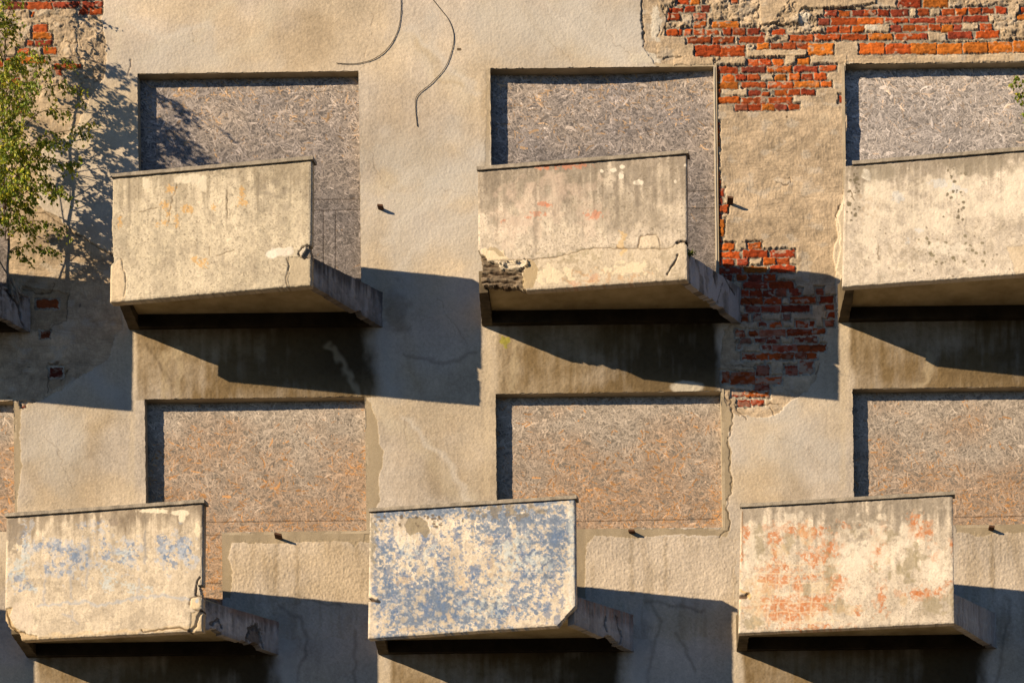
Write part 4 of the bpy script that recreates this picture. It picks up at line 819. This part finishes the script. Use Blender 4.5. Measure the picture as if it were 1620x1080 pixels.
def balcony(label, TL, TR, BR_, BL, wl, wr, wtop, wbot, paint, outline=None, fine=.0066, cope_in=0, ylift=0, plabel=None, blab=None):
    """TL.. photo pixels of the parapet corners; wl, wr: wall pixels of the outer faces of the side beams; wtop, wbot: right beam at the wall"""
    A = [Vector(at(*TL, DL)), Vector(at(*TR, DR)), Vector(at(*BR_, DR)), Vector(at(*BL, DL))]
    # true it up: vertical edges
    zt_ = (A[0].z+A[1].z)/2; zb_ = (A[2].z+A[3].z)/2
    n = Vector((A[1].x-A[0].x, A[1].y-A[0].y, 0)).normalized(); nb = Vector((-n.y, n.x, 0))   # nb points to the building
    if nb.y < 0: nb = -nb
    T = .085
    wdt = (A[1]-A[0]).length; hgt = A[0].z-A[3].z
    nx = int(wdt/fine); ny = int(hgt/fine)
    u = np.linspace(0, 1, nx); v = np.linspace(0, 1, ny); U_, V_ = np.meshgrid(u, v)
    a = [np.array(q) for q in A]
    Pt = ((1-U_)*(1-V_))[..., None]*a[0]+(U_*(1-V_))[..., None]*a[1]+(U_*V_)[..., None]*a[2]+((1-U_)*V_)[..., None]*a[3]
    ph = [np.array(q, float) for q in (TL, TR, BR_, BL)]
    pp = ((1-U_)*(1-V_))[..., None]*ph[0]+(U_*(1-V_))[..., None]*ph[1]+(U_*V_)[..., None]*ph[2]+((1-U_)*V_)[..., None]*ph[3]
    c = Canvas(pp[..., 0], pp[..., 1]); c.top = (V_*(BL[1]-TL[1])).astype(f32)
    paint(c)
    # edges a little worn
    ed = np.minimum(np.minimum(U_*wdt, (1-U_)*wdt), np.minimum(V_*hgt, (1-V_)*hgt))
    c.h -= .006*(1-ss(0, .018, ed+(fbm(c.px/6, c.py/6, 3, 3)-.5)*.02))
    M = np.ones((ny-1, nx-1), bool)
    pcx = (c.px[:-1, :-1]+c.px[1:, 1:])/2; pcy = (c.py[:-1, :-1]+c.py[1:, 1:])/2
    jx = (fbm(pcx/6, pcy/6, 3, 1)-.5)*5; jy = (fbm(pcx/6, pcy/6, 3, 4)-.5)*5
    for cut in (outline or []):
        jj = cut[1]; M &= ~inpoly(pcx+jx*jj, pcy+jy*jj, cut[0])
    nbv = np.array(nb, f32)
    Pf = (Pt-c.h[..., None]*nbv).astype(f32)
    Vv, Ff, src = grid_solid(Pf, nbv*T, M)
    # slab
    FR = A[1]+nb*(T+.002); FL = A[0]+nb*(T+.002)
    wlX = W(wl, wbot)[0]; wrX = W(wr, wbot)[0]
    zwb = W((wl+wr)/2, wbot)[1]; zwt = W(wr, wtop)[1]
    BT = .075
    slab_lo = zwb+20*S; slab_hi = zwb+52*S
    frx = A[2].x; bw = .105
    def ring(z, pts): return [(p[0], p[1], z) for p in pts]
    flx = wlX+.02
    # inner corners of the slab (between the beams)
    yl = FL.y+.0; yr = FR.y+.0
    def yfront(x): return FL.y+(FR.y-FL.y)*(x-FL.x)/(FR.x-FL.x)
    sp = [(wlX+bw, yfront(wlX+bw)), (frx-BT*1.2, yfront(frx-BT*1.2)), (wrX-BT*1.2, .004), (wlX+bw, .004)]
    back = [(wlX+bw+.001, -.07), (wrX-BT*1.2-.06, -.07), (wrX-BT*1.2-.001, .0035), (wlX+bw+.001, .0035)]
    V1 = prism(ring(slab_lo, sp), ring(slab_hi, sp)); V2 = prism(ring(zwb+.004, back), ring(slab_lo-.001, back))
    sl_ = mk('balcony', *V1, M_soffit, building); mk('edge_beam', *V2, M_recess_shade, sl_); sl_['label'] = label; sl_['group'] = 'angled concrete balconies on the facade'
    # side beams, with chipped edges
    def beam(lo, hi_w, hi_f, lo_f, x_f0, x_f1, x_w0, x_w1, yf0, yf1, seed):
        r = random.Random(seed); nseg = 14; V = []; F = []
        for i in range(nseg+1):
            t = i/nseg
            xa = x_f0+(x_w0-x_f0)*t; xb = x_f1+(x_w1-x_f1)*t; ya = yf0*(1-t)+.006*t; yb_ = yf1*(1-t)+.006*t
            zl = lo_f+(lo-lo_f)*t; zh = hi_f+(hi_w-hi_f)*t
            j = lambda a_: r.uniform(-a_, a_)
            V += [(xa+j(.003), ya, zl+j(.003)), (xb+j(.004), yb_, zl+abs(j(.012))*(r.random() < .5)), (xb+j(.004), yb_, zh+j(.008)), (xa+j(.003), ya, zh+j(.006))]
        for i in range(nseg):
            b = i*4
            for k in range(4):
                k2 = (k+1) % 4; F.append((b+k, b+4+k, b+4+k2, b+k2))
        F.append((0, 1, 2, 3)); e = nseg*4; F.append((e+3, e+2, e+1, e))
        return V, F
    zf_hi = zwb+.285; 
    pA = Vector((frx-.012, yfront(frx-.012), 0)); pB = Vector((wrX, .006, 0)); dv = pB-pA; Lb = dv.length
    nb2 = Vector((-dv.y, dv.x, 0)).normalized(); nb2 = -nb2 if nb2.x > 0 else nb2
    nxb = int(Lb/.007); nyb = int(.37/.007); ub, vb = np.meshgrid(np.linspace(0, 1, nxb), np.linspace(0, 1, nyb))
    bx_ = pA.x+dv.x*ub; by_ = pA.y+dv.y*ub; ztop = zf_hi+(zwt-zf_hi)*ub; zlo_ = zwb+.012*(1-ub); bz_ = ztop+(zlo_-ztop)*vb
    fpx, fpy = WI(bx_, bz_); qk = D/(D+by_); cb = Canvas(CX+(fpx-CX)*qk, CY+(fpy-CY)*qk)
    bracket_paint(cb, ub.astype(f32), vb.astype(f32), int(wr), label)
    Pb = np.stack([bx_, by_, bz_], -1)-np.array(nb2)*cb.h[..., None]
    Mb = np.ones((nyb-1, nxb-1), bool)
    uc, vc = ub[:-1, :-1], vb[:-1, :-1]; rag = fbm(uc*9+wr, vc*3, 4, 2)
    Mb &= ~(vc > 1-.16*np.clip(rag-.62, 0, 1)*4)
    for (hu, hv_, ru, rv) in HOLES.get(int(wr), []): Mb &= ~(np.hypot((uc-hu)/ru, (vc-hv_)/rv)+(rag-.5)*1.6 < 1)
    Vb, Fb, srcb = grid_solid(Pb.astype(f32), np.array(nb2, f32)*BT, Mb)
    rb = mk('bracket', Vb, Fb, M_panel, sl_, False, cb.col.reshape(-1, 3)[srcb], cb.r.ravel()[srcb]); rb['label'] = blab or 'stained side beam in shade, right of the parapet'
    V, F = beam(zwb+.002, zwt, zf_hi, zwb+.07, wlX+.012, wlX+bw-.001, wlX, wlX+bw-.001, yfront(wlX), yfront(wlX+bw), 2)
    mk('bracket', V, F, M_beam, sl_)
    pr = mk('parapet', Vv, Ff, M_panel, sl_, True, c.col.reshape(-1, 3)[src], c.r.ravel()[src])
    if plabel: pr['label'] = plabel
    # coping
    e0 = A[0]+n*(cope_in-.008); e1 = A[1]+n*.022
    r = random.Random(int(TL[0])); nseg = 40; V = []; F = []
    for i in range(nseg+1):
        t = i/nseg; p = e0+(e1-e0)*t; zz = A[0].z+(A[1].z-A[0].z)*t
        f_ = p-nb*(.020+r.uniform(-.003, .003)); bk_ = p+nb*(T+.015)
        lo = zz+.001+r.uniform(-.001, .001); hi = zz+.034+r.uniform(-.003, .003)
        V += [(f_.x, f_.y, lo), (bk_.x, bk_.y, lo), (bk_.x, bk_.y, hi), (f_.x, f_.y, hi)]
    for i in range(nseg):
        b = i*4
        for k in range(4):
            k2 = (k+1) % 4; F.append((b+k, b+k2, b+4+k2, b+4+k))
    F.append((3, 2, 1, 0)); e = nseg*4; F.append((e, e+1, e+2, e+3))
    mk('coping', V, F, M_cope, sl_)
    return sl_
balcony('balcony at the left edge carrying the birch', (-404, 291), (-88, 262), (-90, 458), (-406, 486), -374, 48, 470, 528, paint0, fine=.03)
balcony('balcony with a plain yellow stained parapet', (178, 282), (492.5, 254), (490.5, 450), (174, 478), 205, 606, 462, 520, paint1,
        outline=[([(160, 260), (178.5, 260), (179, 300), (176.5, 360), (180, 405), (180, 416), (160, 430)], .3), ([(487, 388), (500, 380), (500, 402), (490, 402)], 1)], plabel='plain cream parapet with yellow lichen stains and a chip at its right edge')
balcony('balcony with a broken lower left corner', (756, 270.5), (1086, 244.5), (1087, 441), (757, 464), 763, 1172, 455, 514, paint2,
        outline=[([(740, 398), (757, 398), (762, 412), (760, 440), (762, 451), (790, 449), (800, 452), (815, 451), (826, 455), (834, 457.5), (830, 470), (740, 480)], 1), ([(1085, 383), (1092, 381), (1092, 390), (1083, 388)], 1)],
        plabel='pinkish grey parapet, cracked along its foot, lower left corner broken away', blab='shaded side beam with white streaks beside the bare brick')
balcony('balcony cut by the right edge below the silver grey board', (1336.5, 263), (1667, 235.5), (1667, 429), (1332, 453), 1326, 1750, 450, 508, paint3, cope_in=.08, plabel='pale parapet dotted with black lichen, cut by the right edge')
balcony('balcony with faint blue paint stains', (10, 818), (320.5, 796), (318.5, 997), (7, 1013), 44, 442, 983, 1038, paint4,
        outline=[([(-5, 980), (6, 978), (14, 990), (30, 1001), (36, 1018), (-5, 1020)], .8), ([(314, 925), (324, 925), (324, 940), (317, 940)], .8)], plabel='cream parapet with faint blue paint patches and chipped ends', blab='side beam with a dark hole through its render')
balcony('balcony painted blue with one corner cut off', (585, 810), (909, 789.5), (910.5, 987), (582, 1009.5), 599, 1003, 972, 1033, paint5,
        outline=[([(882, 989), (911, 957), (920, 957), (920, 1000), (880, 1000)], .25), ([(575, 945), (586, 946), (586, 950), (575, 951)], 1)], plabel='peeling blue parapet with its lower right corner cut away', blab='side beam split by a long dark crack')
balcony('balcony with red and grey flaking paint', (1172, 803), (1507, 783), (1510, 985), (1168, 1001), 1165, 1577, 970, 1028, paint6, plabel='whitish parapet flecked with red paint')
balcony('balcony outside the lower left corner', (-565, 828), (-252, 808), (-254, 1007), (-566, 1023), -531, -134, 993, 1048, paint0, fine=.03)

# iron spouts
def spout(px, py, L=.11, lab='', tilt=0, wd=.028):
    X, Z = W(px, py); V, F = boxm(-wd, wd, -L, .02, -.009, .010)
    o = mk('drain_spout', V, F, M_rust, building); o.location = (X, 0, Z); o.rotation_euler = (R(-6-tilt*.5), R(8+tilt), R(-4+tilt)); o['label'] = lab
for q in ((603, 331, .07, 'rusty spout on the plaster right of the first board'), (1155, 321, .09, 'rusty spout on the bare undercoat pier', 3, .03), (441, 851, .09, 'rusty spout under the orange flecked board', 6, .036),
          (1000, 842, .06, 'rusty spout under the board by the cracked trim', -5, .03), (1568, 837, .07, 'rusty spout near the right edge under the lower right board')):
    spout(*q)

# ------------------------------------------------------------------ loose cables
def cable(pts, label):
    P3 = smooth_path([at(px, py, t) for px, py, t in pts], 8)
    o = mk('hanging_cable', *tube(P3, [.0032]*len(P3), 6), M_cable, None, True)
    return tag(o, label, 'cable', 'loose cables hanging on the upper wall')
cable([(640, -110, .0065), (634, -40, .0065), (634, 20, .0065), (628, 52, .0065), (612, 78, .0065), (590, 94, .0065), (562, 101, .0065), (532, 100, .0065)], 'thin dark cable curling left above the first boarded opening')
cable([(q[0], q[1], .0065) for q in [(640, -100), (665, -30), (690, 6), (710, 32), (718, 58), (713, 86), (702, 110), (682, 132), (661, 150), (657, 166), (660, 200)]], 'longer dark cable with a kinked tail hanging on the bare plaster')

# ------------------------------------------------------------------ trees
LEAFC = [(.13, .19, .02), (.19, .25, .025), (.08, .13, .015), (.27, .30, .03), (.15, .22, .03), (.33, .33, .04), (.07, .11, .015)]
class Plant:
    def __init__(s, seed): s.r = random.Random(seed); s.tw = []; s.lv = []; s.lf = []; s.lc = []
    def leaf(s, p, size, down):
        r = s.r
        d = (down+Vector((r.gauss(0, .55), r.gauss(0, .55), r.gauss(0, .45)))).normalized()
        side = d.cross(Vector((r.gauss(0, 1), r.gauss(0, 1), r.gauss(0, 1)))).normalized(); nrm = d.cross(side)
        w_ = size*.38; f = size*r.uniform(.05, .16)
        V = [p, p+d*size*.28+side*w_*.85+nrm*f, p+d*size*.55+side*w_+nrm*f, p+d*size*1.0-nrm*f*.6, p+d*size*.55-side*w_+nrm*f, p+d*size*.28-side*w_*.85+nrm*f, p+d*size*.45]
        b = len(s.lv); s.lv += [tuple(q) for q in V]
        s.lf += [(b, b+1, b+6), (b+1, b+2, b+6), (b+2, b+3, b+6), (b+3, b+4, b+6), (b+4, b+5, b+6), (b+5, b, b+6)]
        c = r.choice(LEAFC); k = r.uniform(.9, 1.8); s.lc += [(c[0]*k, c[1]*k, c[2]*k)]*7
    def branch(s, pts, r0, nt, tl, size, lpt=9):
        P3 = smooth_path(pts, 6); n = len(P3)
        s.tw.append(tube(P3, [r0*(1-.8*i/(n-1)) for i in range(n)], 5))
        for k in range(nt):
            t = s.r.uniform(.25, 1); i = min(n-2, int(t*(n-1))); p = P3[i]; d = (P3[i+1]-P3[i]).normalized()
            dd = (d*s.r.uniform(.2, 1)+Vector((s.r.gauss(0, .6), s.r.gauss(0, .5), s.r.gauss(-.25, .5)))).normalized()
            L = tl*s.r.uniform(.5, 1.2); q = [p]
            for m_ in range(4):
                dd = (dd+Vector((s.r.gauss(0, .12), s.r.gauss(0, .12), -.16))).normalized(); q.append(q[-1]+dd*L/4)
            s.tw.append(tube(q, [.0028, .0024, .002, .0016, .001], 4))
            for j in range(lpt):
                tt = s.r.uniform(.1, 1)*4; a = min(3, int(tt)); pt = q[a]+(q[a+1]-q[a])*(tt-a)
                s.leaf(pt+Vector((s.r.gauss(0, .012), s.r.gauss(0, .012), s.r.gauss(0, .012))), size*s.r.uniform(.65, 1.2), Vector((0, 0, -.7))+dd*.5)
    def build(s, root, trunk):
        tr_ = mk('trunk', *trunk, M_bark, root, True)
        V, F = merge(*s.tw); nb_ = len(V)
        cr = mk('crown', list(V)+s.lv, F+[tuple(i+nb_ for i in f) for f in s.lf], M_leaf, root)
        cr.data.materials.append(M_twig)
        mi = np.zeros(len(cr.data.polygons), np.int32); mi[:len(F)] = 1; cr.data.polygons.foreach_set('material_index', mi)
        a = cr.data.attributes.new('Col', 'FLOAT_COLOR', 'POINT')
        col = np.ones((nb_+len(s.lv), 4), f32); col[nb_:, :3] = np.array(s.lc, f32); a.data.foreach_set('color', col.ravel())
birch = thing('birch_tree', 'young birch with small green leaves growing from the balcony at the left edge', 'tree', (0, 0, 0))
pl = Plant(11)
stem = smooth_path([at(20, 468, .22), at(12, 430, .25), at(14, 380, .30), at(6, 300, .34), at(9, 230, .36), at(4, 150, .36), at(8, 60, .38), at(0, -40, .4), at(-4, -160, .42)], 6)
stem_r = [.015*(1-.75*i/(len(stem)-1)) for i in range(len(stem))]
trunk = merge(tube(stem, stem_r, 8), tube(smooth_path([at(30, 478, .16), at(22, 450, .2), at(-6, 400, .3), at(-30, 300, .45), at(-60, 180, .5)], 5), [.010*(1-.03*i) for i in range(21)], 6),
              tube(smooth_path([at(44, 470, .10), at(30, 462, .16), at(16, 440, .22)], 5), [.012+.0008*i for i in range(11)], 6), tube(smooth_path([at(2, 492, .15), at(10, 470, .2), at(12, 440, .24)], 5), [.013]*11, 6))
BRN = [ # (start px,py,t), mid, tip, twigs
    ((6, 150, .36), (50, 95, .38), (118, 92, .36), 15), ((4, 180, .36), (60, 120, .42), (80, 118, .42), 12), ((5, 200, .36), (70, 140, .4), (130, 138, .34), 18), ((8, 240, .36), (60, 180, .45), (112, 172, .5), 14),
    ((8, 250, .36), (70, 215, .38), (146, 202, .30), 20), ((8, 260, .36), (60, 225, .42), (110, 225, .45), 16), ((8, 290, .35), (40, 245, .4), (66, 250, .4), 22), ((8, 300, .35), (40, 270, .4), (84, 290, .36), 22),
    ((8, 320, .34), (35, 290, .4), (60, 310, .42), 18), ((10, 350, .32), (30, 320, .36), (55, 335, .36), 15), ((12, 370, .3), (40, 350, .34), (66, 372, .34), 10), ((12, 400, .28), (30, 390, .3), (40, 415, .3), 4),
    ((6, 120, .36), (10, 60, .4), (22, 30, .42), 20), ((6, 100, .37), (-10, 50, .45), (0, 0, .5), 18), ((4, 140, .36), (20, 100, .5), (40, 110, .62), 16), ((4, 160, .36), (10, 120, .6), (20, 100, .85), 26),
    ((4, 200, .36), (30, 170, .6), (50, 150, .85), 18), ((4, 240, .36), (20, 220, .6), (20, 200, .8), 22), ((6, 280, .36), (10, 250, .55), (30, 235, .7), 24), ((6, 300, .36), (-20, 260, .5), (-40, 220, .6), 24),
    ((6, 320, .34), (-40, 280, .5), (-90, 260, .55), 24), ((4, 240, .36), (-40, 180, .5), (-80, 140, .6), 24), ((4, 180, .36), (-50, 120, .5), (-110, 80, .5), 20), ((8, 60, .38), (-30, 10, .5), (-70, -20, .6), 20),
    ((8, 40, .38), (30, -20, .4), (50, -60, .4), 10), ((6, 330, .34), (0, 300, .6), (-10, 270, .85), 22), ((8, 350, .32), (-10, 340, .5), (-40, 330, .6), 18), ((4, 150, .36), (-20, 60, .7), (-30, 20, .95), 24), ((4, 100, .36), (-10, 30, .7), (0, -30, .9), 20),
    ((6, 220, .36), (-20, 170, .8), (-30, 120, 1.0), 20), ((0, -40, .4), (-10, -100, .45), (-4, -170, .45), 20), ((4, 200, .36), (20, 150, .55), (30, 130, .7), 14), ((8, 330, .34), (30, 270, .5), (60, 262, .55), 16),
]
BRN2 = [((4, 180, .36), (10, 110, .7), (60, 70, 1.05), 16), ((4, 220, .36), (10, 150, .75), (66, 120, 1.1), 24), ((4, 260, .36), (10, 200, .7), (40, 170, 1.05), 26), ((6, 300, .34), (0, 240, .7), (30, 215, 1.0), 26), ((6, 330, .34), (20, 290, .6), (40, 262, .85), 26),
    ((6, 350, .32), (10, 310, .6), (20, 290, .9), 20), ((8, 370, .3), (30, 330, .45), (50, 310, .6), 16), ((8, 380, .3), (10, 350, .5), (10, 330, .75), 16), ((6, 280, .34), (-20, 200, .8), (0, 150, 1.15), 22), ((6, 240, .36), (30, 230, .5), (84, 225, .6), 16), ((8, 300, .34), (-10, 280, .6), (-20, 300, .9), 20)]
for s0, m0, t0, n0 in BRN: pl.branch([at(*s0), at(*m0), at(*t0)], .005, int(n0*1.1), .16, .033, 10)
BRN2 += [((10, 380, .3), (50, 350, .42), (100, 360, .5), 16), ((12, 400, .28), (40, 390, .42), (84, 392, .5), 14), ((8, 330, .34), (50, 300, .5), (100, 300, .55), 16), ((8, 300, .34), (60, 250, .5), (120, 262, .5), 14), ((0, 30, .4), (-40, -20, .8), (-60, -30, 1.15), 26), ((0, 60, .4), (-30, 10, .8), (-30, -10, 1.15), 26), ((-4, 0, .4), (-40, -60, .8), (-20, -70, 1.15), 20), ((4, 120, .36), (-30, 60, .8), (-50, 40, 1.15), 26), ((4, 90, .36), (-10, 30, .8), (-10, 20, 1.1), 20), ((4, 160, .36), (-20, 110, .8), (-60, 90, 1.1), 22), ((4, 200, .36), (0, 150, .8), (-30, 150, 1.0), 20)]
for s0, m0, t0, n0 in BRN2: pl.branch([at(*s0), at(*m0), at(*t0)], .005, int(n0*1.05), .17, .036, 10)
pl.build(birch, trunk)
sap = thing('sapling', 'leafy shoot entering at the right edge in front of the silver grey board', 'plant', (0, 0, 0))
p2 = Plant(5)
p2.branch([at(1642, 240, .3), at(1636, 190, .32), at(1625, 130, .34)], .005, 12, .12, .04, 6)
p2.branch([at(1640, 200, .3), at(1622, 160, .32), at(1606, 124, .34)], .004, 15, .09, .040, 7)
p2.branch([at(1640, 215, .3), at(1628, 180, .32), at(1612, 160, .34)], .004, 8, .08, .040, 6)
p2.branch([at(1642, 210, .3), at(1650, 150, .32), at(1660, 110, .34)], .005, 12, .14, .04, 7)
st2 = smooth_path([at(1646, 440, .22), at(1644, 330, .26), at(1642, 235, .3), at(1645, 150, .32)], 6)
p2.build(sap, tube(st2, [.009*(1-.6*i/(len(st2)-1)) for i in range(len(st2))], 6))
# moss clump on the second balcony's beam
rm = random.Random(2); parts = []
p0 = Vector(at(1091, 402, .93))
for i in range(60):
    d = Vector((rm.gauss(0, .5), rm.gauss(-.3, .5), rm.uniform(.2, 1))).normalized(); b0 = p0+Vector((rm.gauss(0, .018), rm.gauss(0, .02), rm.gauss(0, .012)))
    sd = d.cross(Vector((0, 1, .2))).normalized()*.004; L = rm.uniform(.02, .045)
    parts.append(([tuple(b0-sd), tuple(b0+sd), tuple(b0+d*L*.6+sd*.8), tuple(b0+d*L), tuple(b0+d*L*.6-sd*.8)], [(0, 1, 2, 3, 4)]))
mo = mk('moss', *merge(*parts), M_moss); tag(mo, 'tiny green moss tuft on the beam beside the broken right corner of the middle upper balcony', 'moss', kind='stuff')

# ------------------------------------------------------------------ ground
g = mk('ground', [(-300, -400, 0), (300, -400, 0), (300, 300, 0), (-300, 300, 0)], [(0, 1, 2, 3)], M_ground); g['kind'] = 'structure'
